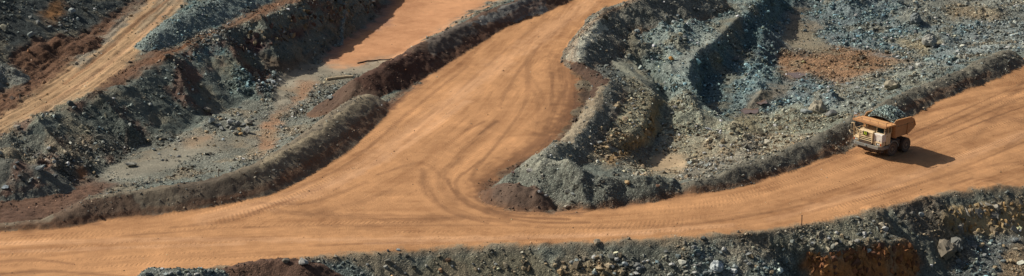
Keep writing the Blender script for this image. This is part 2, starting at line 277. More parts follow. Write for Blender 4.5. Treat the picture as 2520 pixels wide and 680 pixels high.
# name, polygon, colour, roughness (m), stones per m2, stone size, stone palette, region, edge softness passes
ZN = [
 ([(-400,-400),(2900,-400),(2900,1100),(-400,1100)], TEAL, .25, 2.0, .30, 'grey', 0),
 # far left slope
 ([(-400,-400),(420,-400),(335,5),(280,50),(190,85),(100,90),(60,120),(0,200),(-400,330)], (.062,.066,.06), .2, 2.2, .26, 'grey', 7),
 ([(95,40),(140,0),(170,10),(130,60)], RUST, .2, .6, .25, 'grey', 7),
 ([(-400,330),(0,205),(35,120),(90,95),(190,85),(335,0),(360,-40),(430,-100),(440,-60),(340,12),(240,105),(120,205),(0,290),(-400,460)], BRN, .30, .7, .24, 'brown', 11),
 ([(-400,260),(0,150),(52,180),(52,210),(0,220),(-400,330)], GRV, .2, 2, .24, 'grey', 7),
 ([(-400,440),(0,290),(60,250),(130,195),(240,110),(350,5),(440,-90),(560,-90),(455,8),(400,60),(350,130),(240,215),(120,290),(0,335),(-400,520)], (.35,.225,.12), .07, .4, .16, 'tan', 3),
 ([(345,60),(380,20),(430,-30),(470,-60),(480,-30),(400,30),(330,95)], (.30,.24,.16), .08, .8, .18, 'grey', 3),
 ([(180,150),(290,55),(350,0),(362,0),(300,70),(200,168)], (.20,.18,.14), .12, 2.2, .2, 'grey', 3),
 ([(220,230),(270,190),(360,130),(450,118),(520,85),(640,28),(740,-20),(800,-60),(860,-60),(740,-2),(690,22),(600,60),(540,70),(420,135),(320,195),(235,235)], (.12,.06,.033), .14, 1.6, .2, 'brown', 11),
 ([(350,118),(370,90),(430,30),(500,-10),(700,-120),(800,-100),(660,0),(560,60),(480,90),(400,118)], BLUE, .2, 6, .22, 'blue', 0),
 # bench face of the left basin
 ([(960,-60),(1000,-60),(950,20),(900,65),(800,135),(720,185),(690,215),(600,255),(520,285),(450,325),(400,350),(330,370),(285,400),(225,432),(130,455),(0,485),(-400,540),(-400,500),(0,338),(90,295),(230,234),(320,198),(415,143),(500,94),(545,74),(640,46),(745,-2),(860,-80)], (.125,.128,.105), .15, 2.0, .26, 'grey', 6),
 ([(560,70),(640,48),(745,-2),(870,-80),(960,-60),(930,20),(860,35),(800,40),(760,60),(690,80),(640,110),(580,120)], (.17,.16,.125), .28, 3.0, .35, 'grey', 6),
 ([(660,85),(710,70),(760,48),(775,62),(745,82),(700,92),(665,105)], MAR, .35, .5, .3, 'brown', 6),
 ([(600,90),(640,85),(660,110),(640,130),(610,115)], MAR, .3, .8, .3, 'brown', 6),
 ([(560,150),(620,140),(640,190),(600,235),(560,200)], (.21,.17,.10), .25, 1.5, .3, 'tan', 6),
 ([(800,20),(860,10),(850,50),(815,55)], (.22,.17,.10), .45, 1.5, .4, 'tan', 6),
 ([(460,118),(520,90),(560,110),(540,140),(480,150)], BLUE, .16, 7, .26, 'blue', 6),
 ([(640,130),(700,150),(760,130),(790,135),(700,180),(650,170)], (.15,.10,.065), .25, 1, .25, 'brown', 6),
 ([(570,150),(700,185),(720,200),(690,215),(600,250),(560,230)], TEAL, .16, 8, .32, 'blue', 6),
 ([(0,340),(160,330),(300,300),(420,345),(330,370),(285,400),(230,430),(130,455),(0,480)], (.11,.11,.09), .16, 5, .24, 'grey', 6),
 ([(178,415),(205,412),(215,435),(190,440)], (.30,.12,.045), .25, .5, .3, 'brown', 6),
 ([(0,326),(90,286),(160,254),(232,226),(240,238),(165,268),(90,304),(0,346)], (.24,.22,.165), .15, 7, .26, 'grey', 6),
 ([(470,112),(505,88),(545,68),(575,78),(560,100),(520,112),(490,124)], (.22,.235,.215), .2, 10, .32, 'pale', 6),
 ([(590,62),(640,44),(690,24),(745,-6),(750,6),(695,34),(640,60),(600,74)], (.23,.215,.165), .2, 8, .3, 'grey', 6),
 # basin floor
 ([(285,402),(330,372),(400,352),(450,328),(520,288),(600,258),(690,218),(725,188),(800,180),(880,190),(900,230),(860,260),(760,330),(700,370),(620,410),(520,430),(330,455),(220,455),(250,420)], GRV, .08, 5, .20, 'grey', 5),
 ([(290,400),(400,360),(470,350),(560,340),(640,320),(620,360),(500,380),(380,430),(300,440),(240,440)], (.235,.215,.165), .05, 1.8, .17, 'grey', 5),
 ([(440,345),(520,330),(530,345),(470,358)], (.31,.20,.12), .04, 1.2, .15, 'tan', 5),
 ([(635,370),(640,320),(660,290),(720,255),(722,200),(745,190),(800,195),(770,230),(720,290),(690,310),(670,360),(640,390)], (.27,.155,.09), .05, 2.5, .15, 'tan', 5),
 ([(680,190),(720,170),(790,155),(840,165),(900,160),(1000,140),(1010,150),(900,190),(800,200),(740,200),(700,260),(670,270)], (.27,.24,.18), .04, .8, .15, 'grey', 5),
 ([(800,190),(880,185),(890,215),(840,250),(740,320),(700,330),(690,290),(760,230)], GRV, .1, 10, .23, 'grey', 5),
 ([(810,145),(850,110),(905,75),(955,15),(1000,-60),(1080,-140),(1500,-140),(1240,-10),(1130,50),(1030,110),(990,142),(920,150),(850,168),(790,160)], MUD, .035, .05, .1, 'tan', 4),
 ([(790,150),(830,108),(880,78),(920,50),(955,5),(990,-50),(1000,-30),(965,20),(945,45),(970,50),(950,62),(900,75),(840,120),(830,150)], (.30,.17,.12), .03, .3, .13, 'grey', 4),
 # left entry, churned brown soil
 ([(-400,545),(0,487),(130,458),(230,440),(300,455),(240,485),(180,510),(130,545),(0,570),(-400,600)], (.12,.066,.042), .18, 1.3, .17, 'brown', 11),
 ([(-400,560),(0,510),(60,505),(120,520),(100,550),(0,565),(-400,590)], (.10,.055,.036), .18, .9, .16, 'brown', 11),
 # roads
 ([(-400,600),(0,568),(140,550),(350,527),(520,500),(640,470),(700,444),(800,382),(880,320),(960,262),(990,235),(1080,165),(1210,75),(1350,-5),(1500,-100),(1750,-100),(1600,-8),(1530,8),(1466,52),(1412,105),(1402,150),(1425,200),(1425,255),(1402,310),(1350,366),(1270,405),(1200,460),(1190,488),(1220,512),(1350,520),(1500,508),(1640,482),(1700,472),(1800,452),(1900,425),(2000,388),(2100,338),(2220,270),(2330,218),(2430,180),(2510,150),(2700,100),(3000,30),(3000,420),(2700,440),(2520,460),(2440,466),(2350,476),(2240,500),(2160,518),(2080,538),(1975,558),(1880,572),(1750,583),(1600,592),(1450,600),(1300,605),(1150,609),(1000,620),(850,630),(700,640),(560,658),(420,670),(330,692),(150,735),(-100,790),(-400,850)], OR, .022, .12, .10, 'tan', 1),
 ([(700,640),(850,626),(1000,614),(1150,604),(1300,600),(1450,595),(1600,587),(1750,578),(1880,566),(1975,552),(2080,533),(2160,513),(2240,494),(2350,471),(2440,462),(2530,456),(2530,462),(2440,468),(2350,478),(2240,500),(2160,520),(2080,540),(1975,560),(1880,573),(1600,594),(1300,606),(1150,611),(1000,622),(850,632)], (.26,.20,.13), .05, 3, .16, 'grey', 1),
 # right pit
 ([(1390,130),(1500,175),(1500,300),(1430,400),(1290,440),(1185,485),(1190,455),(1270,402),(1350,362),(1400,305),(1425,255),(1420,200)], (.08,.045,.028), .14, 1.4, .22, 'brown', 9),
 ([(1700,-140),(1600,0),(1530,15),(1490,30),(1445,95),(1430,150),(1490,200),(1540,150),(1600,110),(1700,60),(1800,0),(1900,-140)], (.15,.13,.105), .3, 4, .30, 'grey', 9),
 ([(1480,20),(1600,0),(1680,-30),(1700,20),(1640,60),(1560,40),(1500,50)], (.115,.085,.06), .25, 4, .3, 'grey', 9),
 ([(1640,40),(1720,0),(1800,-60),(1920,-120),(1900,-20),(1850,25),(1795,70),(1742,120),(1704,152),(1690,200),(1720,240),(1660,260),(1640,200),(1560,140),(1560,100)], (.225,.235,.205), .22, 7, .28, 'blue', 9),
 ([(1640,170),(1700,120),(1760,75),(1800,40),(1830,30),(1840,45),(1790,75),(1740,125),(1705,155),(1680,175)], (.27,.26,.215), .1, 2.5, .2, 'grey', 9),
 ([(1490,130),(1540,150),(1600,190),(1625,232),(1600,240),(1560,200),(1510,160)], (.27,.245,.18), .08, 1.5, .2, 'grey', 9),
 ([(1480,200),(1540,190),(1615,232),(1606,272),(1596,312),(1556,350),(1505,388),(1440,400),(1400,380),(1440,300)], (.26,.21,.135), .16, 5, .30, 'tan', 9),
 ([(1450,105),(1500,170),(1570,225),(1540,230),(1480,175),(1440,140)], (.10,.095,.085), .2, 8, .28, 'grey', 9),
 ([(1600,290),(1605,245),(1625,240),(1632,290),(1610,330),(1560,370),(1500,412),(1480,400),(1550,352),(1595,314)], (.30,.19,.085), .3, .4, .3, 'tan', 9),
 ([(1625,250),(1690,240),(1780,290),(1860,285),(1960,255),(2050,240),(2110,290),(2050,320),(1920,372),(1850,396),(1780,422),(1700,445),(1650,445),(1560,425),(1520,412),(1620,350)], (.265,.24,.175), .18, 6, .27, 'tan', 9),
 ([(1590,400),(1620,375),(1690,385),(1710,400),(1680,420),(1600,425)], SAND, .05, .8, .2, 'tan', 9),
 ([(1650,440),(1700,400),(1800,380),(1850,330),(1900,340),(1860,385),(1780,420),(1700,447)], (.25,.22,.17), .15, 9, .25, 'grey', 9),
 ([(1780,285),(1830,280),(1870,290),(1860,330),(1800,320)], (.26,.20,.12), .3, 4, .3, 'tan', 9),
 ([(1704,150),(1742,116),(1795,65),(1850,20),(1900,-40),(2020,-40),(1940,20),(1885,90),(1830,150),(1790,200),(1790,250),(1800,300),(1770,290),(1722,240),(1692,192)], (.11,.145,.14), .2, 5, .28, 'blue', 6),
 ([(1800,170),(1870,150),(1920,160),(1900,210),(1860,270),(1820,285),(1800,250)], (.19,.225,.215), .3, 7, .3, 'blue', 8),
 ([(1840,140),(1890,85),(1950,15),(2020,-60),(2900,-300),(2900,-20),(2520,110),(2440,125),(2330,175),(2200,232),(2110,285),(2050,270),(1960,256),(1880,282),(1850,280),(1900,210),(1930,160)], (.17,.185,.18), .42, 9, .28, 'blue', 8),
 ([(2250,-50),(2520,-60),(2900,-60),(2900,-20),(2520,40),(2350,60),(2200,60)], (.24,.22,.18), .22, 7, .27, 'grey', 8),
 ([(1920,125),(1990,130),(2060,112),(2140,128),(2230,148),(2330,158),(2290,188),(2200,205),(2120,195),(2080,205),(1980,188),(1925,195),(1915,160)], (.29,.15,.08), .2, 5, .26, 'rust', 8),
 ([(2210,100),(2300,90),(2340,110),(2280,130),(2220,125)], (.27,.20,.12), .2, 8, .26, 'tan', 8),
 ([(2330,10),(2420,20),(2500,40),(2400,50),(2330,40)], (.27,.19,.12), .2, 5, .24, 'tan', 8),
 ([(1950,25),(1985,10),(1990,30),(1960,50),(2040,60),(2020,75),(1990,90),(2040,110),(2050,128),(1990,125),(1930,118),(1925,90),(1940,60)], (.27,.20,.135), .06, 2.5, .18, 'grey', 8),
 ([(1925,175),(1990,172),(1990,195),(1930,195)], (.27,.16,.10), .04, 2, .18, 'grey', 8),
 ([(1920,205),(1880,215),(1850,240),(1810,290),(1850,290),(1880,260),(1960,215),(1960,205)], (.21,.165,.12), .04, 2.5, .18, 'grey', 8),
 ([(2090,200),(2200,160),(2320,150),(2330,175),(2200,235),(2110,290),(2040,250)], (.25,.235,.19), .2, 8, .27, 'grey', 8),
 ([(2330,120),(2420,60),(2520,40),(2900,-40),(2900,20),(2520,125),(2440,125),(2370,160)], (.24,.24,.22), .2, 8, .28, 'grey', 8),
 # below the lower road edge
 ([(-400,850),(330,693),(420,671),(560,659),(700,642),(850,632),(1000,622),(1300,607),(1600,594),(1880,574),(1975,560),(2080,540),(2160,520),(2240,502),(2350,478),(2440,468),(2520,462),(2900,420),(2900,1100),(-400,1100)], (.125,.13,.105), .22, 2.2, .26, 'grey', 10),
 ([(1080,625),(1300,615),(1330,640),(1400,690),(1000,690)], (.14,.125,.085), .2, 2.2, .3, 'tan', 10),
 ([(700,640),(800,636),(900,660),(920,690),(760,690)], (.12,.14,.13), .2, 6, .3, 'blue', 10),
 ([(1360,640),(1500,615),(1600,620),(1660,600),(1780,600),(1880,620),(1900,690),(1360,690)], (.15,.15,.12), .3, 5, .36, 'pale', 10),
 ([(1380,650),(1500,640),(1560,680),(1380,690)], (.20,.15,.085), .3, 4, .36, 'tan', 10),
 ([(1690,610),(1820,600),(1960,620),(1960,690),(1700,690)], (.16,.172,.15), .3, 7, .30, 'blue', 10),
 ([(1960,560),(2080,545),(2160,535),(2200,560),(2240,590),(2190,602),(2050,620),(1960,612),(1900,600)], (.19,.175,.125), .22, 6, .28, 'grey', 10),
 ([(1975,628),(2012,618),(2030,632),(2060,620),(2120,608),(2190,604),(2240,594),(2256,620),(2262,660),(2258,700),(1985,700),(1992,665),(1968,648)], (.36,.16,.055), .5, .3, .3, 'brown', 10),
 ([(2325,512),(2400,506),(2520,498),(2900,470),(2900,560),(2520,574),(2460,580),(2400,578),(2335,574)], (.34,.25,.13), .45, .3, .3, 'tan', 10),
 ([(2190,505),(2300,485),(2330,520),(2330,580),(2290,600),(2240,560)], (.125,.105,.08), .25, 3, .26, 'tan', 10),
 ([(2340,580),(2520,578),(2900,570),(2900,720),(2330,720),(2350,640)], (.13,.135,.125), .25, 6, .3, 'blue', 10),
 ([(2470,620),(2520,600),(2900,600),(2900,720),(2440,720)], (.22,.16,.10), .2, 4, .26, 'tan', 10),
 ([(560,660),(640,646),(740,640),(770,660),(770,690),(560,690)], (.11,.06,.04), .2, 2, .3, 'brown', 10),
]
RX0, RY0, RS = -420, -420, 3
RW, RH = 1120, 510
gx, gy = np.meshgrid(RX0+RS*np.arange(RW), RY0+RS*np.arange(RH))
def inside(poly, px, py):
    r = np.zeros(px.shape, bool); n = len(poly)
    for k in range(n):
        x0, y0 = poly[k]; x1, y1 = poly[(k+1) % n]
        if y0 == y1: continue
        c = ((y0 > py) != (y1 > py)) & (px < (x1-x0)*(py-y0)/(y1-y0)+x0); r ^= c
    return r
PAL = {'grey': (.185,.185,.155), 'blue': (.175,.245,.232), 'brown': (.12,.08,.055), 'tan': (.30,.235,.15), 'rust': (.26,.165,.09), 'pale': (.28,.27,.22)}
RC = np.zeros((RH, RW, 3)); RR = np.zeros((RH, RW)); RD = np.zeros((RH, RW)); RZ = np.zeros((RH, RW)); RP = np.zeros((RH, RW, 3)); RG = np.zeros((RH, RW), int)
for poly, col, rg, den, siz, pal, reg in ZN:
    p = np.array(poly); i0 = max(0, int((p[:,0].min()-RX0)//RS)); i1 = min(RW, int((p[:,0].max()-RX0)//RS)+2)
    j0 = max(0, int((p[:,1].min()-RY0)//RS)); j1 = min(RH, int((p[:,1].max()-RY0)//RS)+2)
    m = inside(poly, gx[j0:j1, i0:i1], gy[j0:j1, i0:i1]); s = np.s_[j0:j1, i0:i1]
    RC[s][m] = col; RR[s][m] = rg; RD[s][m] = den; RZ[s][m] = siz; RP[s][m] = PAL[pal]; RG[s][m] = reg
ROADM = (RG == 1).astype(float)
RCs = blur(RC, 3, 2); rk = blur(ROADM, 1, 1)[..., None]; RC = blur(RC, 1, 1)*rk+(RCs*.75+blur(RC, 1, 2)*.25)*(1-rk); RR = blur(RR, 1, 2); RD = blur(RD, 1, 2); RZ = blur(RZ, 1, 1); RP = blur(RP, 2, 2)
def look(A, px, py):
    i = np.clip(((px-RX0)/RS+.5).astype(int), 0, RW-1); j = np.clip(((py-RY0)/RS+.5).astype(int), 0, RH-1); return A[j, i]
PX, PY = proj(X, Y, Z)
w1 = fbm(X*.35, Y*.35, 60, 4, .6); w2 = fbm(X*.35+50, Y*.35+50, 70, 4, .6)
QX = PX+w1*12; QY = PY+w2*7
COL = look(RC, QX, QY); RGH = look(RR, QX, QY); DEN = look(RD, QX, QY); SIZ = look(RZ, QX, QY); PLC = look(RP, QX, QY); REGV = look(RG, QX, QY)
# berm stuff
BCOL = [(.15,.122,.086),(.10,.062,.043),(.15,.145,.12),(.135,.137,.112),(.105,.07,.05),(.12,.11,.085),(.165,.195,.18),(.095,.048,.027),(.17,.17,.145),(.12,.12,.10),(.15,.16,.14),(.10,.055,.037)]
BPAL = ['grey','brown','grey','grey','brown','grey','blue','brown','grey','grey','blue','brown']
BDEN = [1.3,1.2,4,3.6,1,2.4,6,.8,3,2,7,2]
BTOP = [(.24,.215,.16),(.16,.11,.075),(.26,.25,.21),(.22,.215,.18),(.13,.07,.045),(.24,.215,.16),(.22,.25,.23),(.13,.062,.032),(.22,.22,.2),(.15,.15,.13),(.2,.2,.19),(.12,.07,.045)]
up = np.clip((Z-base)/1.6, 0, 1)
bm_ = BID >= 0
loose = np.isin(REGV, [0, 5, 6, 7, 8, 9, 10])
tn = fbm(X*.085, Y*.085, 150, 3, .6); tt = np.clip(fbm(X*.13+40, Y*.13, 160, 4, .6)*1.5-.30, 0, .55)*loose
COL = COL*(1+.30*tn*loose)[..., None]; COL = COL*(1-tt[..., None])+np.array((.24,.185,.12))*tt[..., None]; PLC = PLC*(1-tt[..., None])+np.array((.28,.215,.14))*tt[..., None]
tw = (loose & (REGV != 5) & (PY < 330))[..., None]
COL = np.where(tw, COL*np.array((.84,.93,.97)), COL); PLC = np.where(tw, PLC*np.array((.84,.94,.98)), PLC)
for b in range(len(BERM)):
    m = BID == b
    t = np.clip((fbm(X[m]*.3, Y[m]*.3, 200+b, 3)+.2)*.8, 0, 1)[:, None]
    c = np.array(BCOL[b])*(1-t*.35)+np.array(BTOP[b])*t*.35
    COL[m] = c; RGH[m] = [.10,.12,.2,.26,.12,.16,.2,.3,.2,.18,.2,.2][b]; DEN[m] = BDEN[b]; SIZ[m] = .19; PLC[m] = PAL[BPAL[b]]
dust = (np.clip(1.0-(Z-base)/.8, 0, 1)*bm_*(BID < 6)*np.clip(.55+.6*w2, 0, 1))[..., None]*.7
COL = COL*(1-dust)+np.array((.21,.115,.06))*dust
rs = (np.clip(fbm(X*.16+9, Y*.10-4, 170, 4, .6)*1.8-.35, 0, .75)*((REGV == 6) & (PX < 1200)))[..., None]
COL = COL*(1-rs)+np.array((.125,.062,.042))*rs
def paint(poly, col, k=1.0, only=None, rough=None, den=None):
    m = inside(poly, QX, QY)
    if only is not None: m &= only
    COL[m] = COL[m]*(1-k)+np.array(col)*k
    if rough is not None: RGH[m] = rough
    if den is not None: DEN[m] = den
# patches on the berms
B0 = BID == 0; B1 = BID == 1; B2 = BID == 2; B5 = BID == 5; B3_ = BID == 3
paint([(120,560),(120,500),(330,480),(350,530)], (.12,.075,.05), .8, B0)
paint([(440,440),(560,430),(620,480),(440,510)], (.085,.065,.048), .7, B0)
paint([(640,400),(780,320),(900,230),(940,240),(800,330),(700,390),(640,420)], (.25,.205,.135), .9, B0)  # tan top strip of the berm, its sunlit brightness put into the colour
paint([(850,180),(1010,130),(1100,120),(990,240),(900,215)], (.075,.038,.026), .9, B1)
paint([(1150,60),(1350,-30),(1350,30),(1220,60)], (.17,.18,.17), .7, B1)
paint([(1040,90),(1150,50),(1180,80),(1060,140)], (.115,.105,.09), .6, B1)
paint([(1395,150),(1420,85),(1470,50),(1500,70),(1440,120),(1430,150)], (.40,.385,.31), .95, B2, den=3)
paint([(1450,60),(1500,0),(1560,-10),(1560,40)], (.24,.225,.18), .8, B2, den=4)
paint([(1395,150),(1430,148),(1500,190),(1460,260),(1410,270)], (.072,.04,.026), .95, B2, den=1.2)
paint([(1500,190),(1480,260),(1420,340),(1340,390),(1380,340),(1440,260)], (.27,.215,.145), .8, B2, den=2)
paint([(1300,380),(1400,350),(1420,400),(1330,410),(1280,430)], (.22,.215,.17), .9, B2|B3_, den=2.5)
# dark, wet soil along the road edges
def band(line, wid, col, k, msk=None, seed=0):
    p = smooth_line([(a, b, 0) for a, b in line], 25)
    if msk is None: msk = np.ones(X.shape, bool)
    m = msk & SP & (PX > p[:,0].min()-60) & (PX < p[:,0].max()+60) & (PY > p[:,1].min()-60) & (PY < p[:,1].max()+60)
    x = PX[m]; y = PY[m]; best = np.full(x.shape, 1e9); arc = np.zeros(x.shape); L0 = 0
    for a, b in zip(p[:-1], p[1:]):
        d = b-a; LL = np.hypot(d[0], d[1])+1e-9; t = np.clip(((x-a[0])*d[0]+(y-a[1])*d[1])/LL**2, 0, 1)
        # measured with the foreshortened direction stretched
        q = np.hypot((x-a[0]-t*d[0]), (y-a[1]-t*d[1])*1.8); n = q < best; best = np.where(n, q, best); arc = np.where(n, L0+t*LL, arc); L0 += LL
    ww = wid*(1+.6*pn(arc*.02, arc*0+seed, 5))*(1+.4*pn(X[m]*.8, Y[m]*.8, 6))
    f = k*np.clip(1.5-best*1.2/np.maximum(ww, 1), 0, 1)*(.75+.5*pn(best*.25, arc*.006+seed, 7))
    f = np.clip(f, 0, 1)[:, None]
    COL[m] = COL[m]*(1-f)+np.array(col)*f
NB = BID < 0
band([(380,150),(430,124),(500,94),(560,64),(640,27),(720,-5)], 24, (.15,.072,.036), 1.0, None, 21)
ROAD = (REGV == 1) & NB
band([(0,562),(140,550),(350,524),(520,497),(640,466),(700,440)], 20, BRN, .85, None, 1)
band([(700,440),(800,380),(880,318),(955,262)], 26, (.15,.07,.035), .9, None, 2)
band([(960,262),(1000,225),(1080,162),(1210,72),(1350,-8)], 18, (.12,.058,.034), .9, None, 3)
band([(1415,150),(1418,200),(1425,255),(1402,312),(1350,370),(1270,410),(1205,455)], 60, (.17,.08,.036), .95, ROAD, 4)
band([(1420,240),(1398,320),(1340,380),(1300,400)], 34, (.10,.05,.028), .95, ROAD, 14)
band([(1200,455),(1185,488),(1220,514),(1350,520),(1500,508),(1640,482)], 22, BRN, .85, None, 5)
band([(1640,484),(1800,456),(1900,428),(2000,390),(2100,340),(2220,272),(2330,220),(2430,182)], 16, (.16,.08,.04), .8, None, 6)
band([(1560,0),(1480,40),(1420,95),(1405,150)], 14, (.25,.14,.075), .6, None, 8)
# darker stains and tracks on the running surface
for ln, wd, k in [([(2199,386),(2232,373),(2300,347),(2400,306),(2520,262)],3,.75),([(2120,374),(2160,362),(2230,335),(2330,290),(2440,240),(2520,205)],3,.6),([(2440,300),(2480,290),(2520,300)],14,.5),([(2300,440),(2420,410),(2520,400)],9,.35),([(1990,415),(2080,380),(2160,345)],6,.4),([(1130,395),(1090,420),(1085,460),(1120,500)],14,.35),([(1050,450),(1085,500),(1160,535)],12,.3),([(880,560),(1000,548),(1100,540)],10,.35),([(420,560),(560,545),(640,520)],6,.4),([(300,580),(420,572),(560,560)],4,.4),([(950,330),(1040,250),(1150,165)],7,.35),([(1230,260),(1260,200),(1330,110),(1400,50)],8,.35),([(1408,240),(1385,320),(1310,385),(1230,440)],7,.9),([(1395,200),(1372,300),(1300,370),(1215,430)],5,.8),([(1412,170),(1400,250),(1360,340)],6,.8),([(1330,350),(1270,395),(1200,440)],8,.8),([(1380,230),(1340,330),(1240,410),(1170,450)],9,.6),([(1360,180),(1350,300),(1290,370),(1200,430)],6,.55),([(1300,150),(1290,260),(1210,370),(1160,440),(1200,500)],7,.4),([(1180,400),(1120,450),(1160,510),(1300,545),(1450,548)],6,.5),([(1060,470),(1100,520),(1200,550)],5,.5),([(930,430),(1040,400),(1090,440)],6,.35),([(600,560),(900,555),(1300,555)],6,.35),([(1320,560),(1600,560),(1800,540),(2000,500)],5,.4),([(2000,520),(2200,470),(2350,420),(2520,350)],5,.4),([(2150,390),(2300,320),(2520,220)],7,.4),([(2240,360),(2400,290),(2520,240)],5,.45),([(700,480),(860,400),(1000,280)],7,.4),([(820,470),(1000,350),(1200,160),(1350,40)],6,.3),([(640,500),(760,500),(900,450)],8,.4),([(680,520),(800,530),(980,535),(1150,535)],14,.5),([(1040,420),(1050,480),(1130,530),(1250,545)],9,.5),([(1100,440),(1130,490),(1200,525)],8,.55),([(1120,470),(1170,505),(1260,532),(1400,540)],7,.6),
                  ([(760,525),(860,505),(960,470)],12,.35),([(0,645),(90,640),(180,650)],7,.5),([(0,560),(120,562),(250,550)],8,.5),([(760,605),(900,600),(1000,597)],4,.5),([(1220,300),(1140,370),(1110,410)],10,.35),
                  ([(1290,180),(1330,240),(1330,320),(1270,390)],18,.3),([(1180,330),(1220,300)],8,.6),([(1150,320),(1190,300)],8,.5),([(1340,330),(1290,385),(1240,420)],16,.45),([(2340,455),(2390,440)],6,.5),([(2400,340),(2520,200)],9,.3),
                  ([(2100,480),(2250,440),(2400,380)],8,.25),([(1650,545),(1900,510),(2050,470)],8,.25),([(1450,560),(1700,550),(1900,520)],5,.3),([(0,675),(120,668),(300,680)],8,.5),([(2480,360),(2520,330)],10,.5),
                  ([(160,205),(250,135),(330,60),(440,-20)],6,.55),([(100,240),(190,180),(300,95),(420,-5)],5,.4),([(40,290),(180,220),(280,150)],4,.35)]:
    band(ln, wd*1.1, (.19,.092,.042), min(1, k*1.25), (REGV == 1) | (REGV == 3), wd)
for ln, wd, k in [([(0,600),(400,590),(900,590),(1400,580),(1800,555)],12,.4),([(500,540),(800,460),(1000,330),(1300,110),(1450,10)],30,.35),([(900,600),(1200,590),(1600,575)],8,.4),([(1900,540),(2200,450),(2520,330)],18,.3),([(700,500),(950,390),(1150,250)],12,.35),
                  ([(0,620),(300,610),(600,600)],8,.4),([(60,300),(250,170),(420,20)],10,.4)]:
    band(ln, wd, (.58,.34,.19), k, (REGV == 1) | (REGV == 3), wd+50)

# ---------------------------------------------------------------- relief
gyy, gxx = np.gradient(Z, YS, XS); SLP = np.hypot(gxx, gyy)
amp = np.where(SP, RGH, RGH*1.0); amp = blur(amp, 2, 1)
d1, v1, e1 = cells(X/1.6+w1*.3, Y/1.9, 5); d2, v2, e2 = cells(X/.75, Y/.85+w2*.2, 6)
rough = fbm(X*.16, Y*.16, 20, 2)*1.1+fbm(X*.55, Y*.55, 21, 4, .6)*.65+(v1-.5)*.35*np.clip(e1*4, 0, 1)+(v2-.5)*.5*np.clip(e2*5, 0, 1)
Z = Z+np.where(SP, amp, amp)*rough
# gullies down the tall faces
gl = np.clip(SLP-.45, 0, 1)*(RGH > .07)
gxn = gxx/(SLP+1e-6); gyn = gyy/(SLP+1e-6); along = X*gyn-Y*gxn
Z = Z-gl*np.abs(fbm(along*.30+w1*.3, Z*.05, 31, 2))*.55*(~bm_)-gl*np.abs(pn(along*1.1, Z*.15, 32))*.14
# ruts of the churned soil and of the upper track
Z = Z+np.where((REGV == 1) & NB, .02*pn(X*.9, Y*.9, 35), 0)
# windrow ridges along the road edge
ledge = (REGV == 1) & NB
DX = np.zeros_like(Z)
st = np.clip((SLP-.9)*.8, 0, 1)*(amp > .15)
DXx = st*(fbm(X*.5+Z*.4, Z*.6, 80, 4, .6)*.8+(cells(X*.7+Z*.2, Z*.8+Y*.2, 81)[1]-.5)*.8)
XX = X-gxn*DXx*-1*.7; YY = Y-gyn*DXx*-1*.7

# flow coordinates of the traffic on the roads
def flow(line):
    p = smooth_line([P(a, b, 0) for a, b in line], 3.0)[:, :2]
    m = ((REGV == 1) | (REGV == 3) | (REGV == 11)) & SP; x = X[m]; y = Y[m]
    best = np.full(x.shape, 1e9); uu = np.zeros(x.shape); vv = np.zeros(x.shape); L0 = 0
    for a, b in zip(p[:-1], p[1:]):
        d = b-a; LL = np.hypot(*d)+1e-9; s = ((x-a[0])*d[0]+(y-a[1])*d[1])/LL**2; t = np.clip(s, 0, 1)
        q = np.hypot(x-a[0]-t*d[0], y-a[1]-t*d[1]); sg = np.sign((x-a[0])*d[1]-(y-a[1])*d[0]); n = q < best
        best = np.where(n, q, best); uu = np.where(n, L0+t*LL, uu); vv = np.where(n, sg*q, vv); L0 += LL
    O = np.zeros(Z.shape+(3,)); O[m] = np.stack([uu, vv, best], 1); return O
FA = flow([(-300,665),(0,632),(400,598),(800,580),(1100,575),(1400,562),(1700,532),(1900,500),(2100,435),(2300,355),(2520,270),(2800,190)])
FD = flow([(-200,400),(0,310),(150,222),(280,125),(400,20),(500,-60)])
FA = np.where(((REGV == 3) | ((REGV == 11) & (PY < 470) & (PX < 1100)))[..., None], FD, FA)
tr = np.where(np.isin(REGV, [3, 11]) & NB, 1.0, 0.0)
Z = Z+tr*(.16*pn(FA[..., 1]*1.1+w1*.2, FA[..., 0]*.05, 33)+.10*pn(FA[..., 1]*2.6, FA[..., 0]*.1, 34)-.04)
Pn_dirty = True
FB = flow([(-300,640),(200,595),(500,540),(700,480),(880,390),(1080,265),(1230,150),(1400,30),(1560,-80)])
FC = flow([(1560,-80),(1430,40),(1330,180),(1250,300),(1150,390),(1105,450),(1150,505),(1290,540),(1500,545),(1800,512),(2100,430),(2400,320)])
wB = np.clip(1.2-FB[..., 2]/16, 0, 1); wC = np.clip(1.25-FC[..., 2]/11, 0, 1)
# traffic weights: road two counts above the main strip only
mainm = np.clip((PY-(575-np.clip(PX-1400, 0, 2000)*.26))/60+1, 0, 1)
wB = wB*(1-mainm*.8)*np.clip((1500-PX)/200, 0, 1); wC = wC*np.clip(1-mainm*.3, 0, 1)*np.clip((2000-PX)/400, 0, 1)*np.clip((PX-980)/120, 0, 1)
wA = np.clip(1-wB-wC, .15, 1)
FA[..., 2] = wA; FB[..., 2] = wB; FC[..., 2] = wC

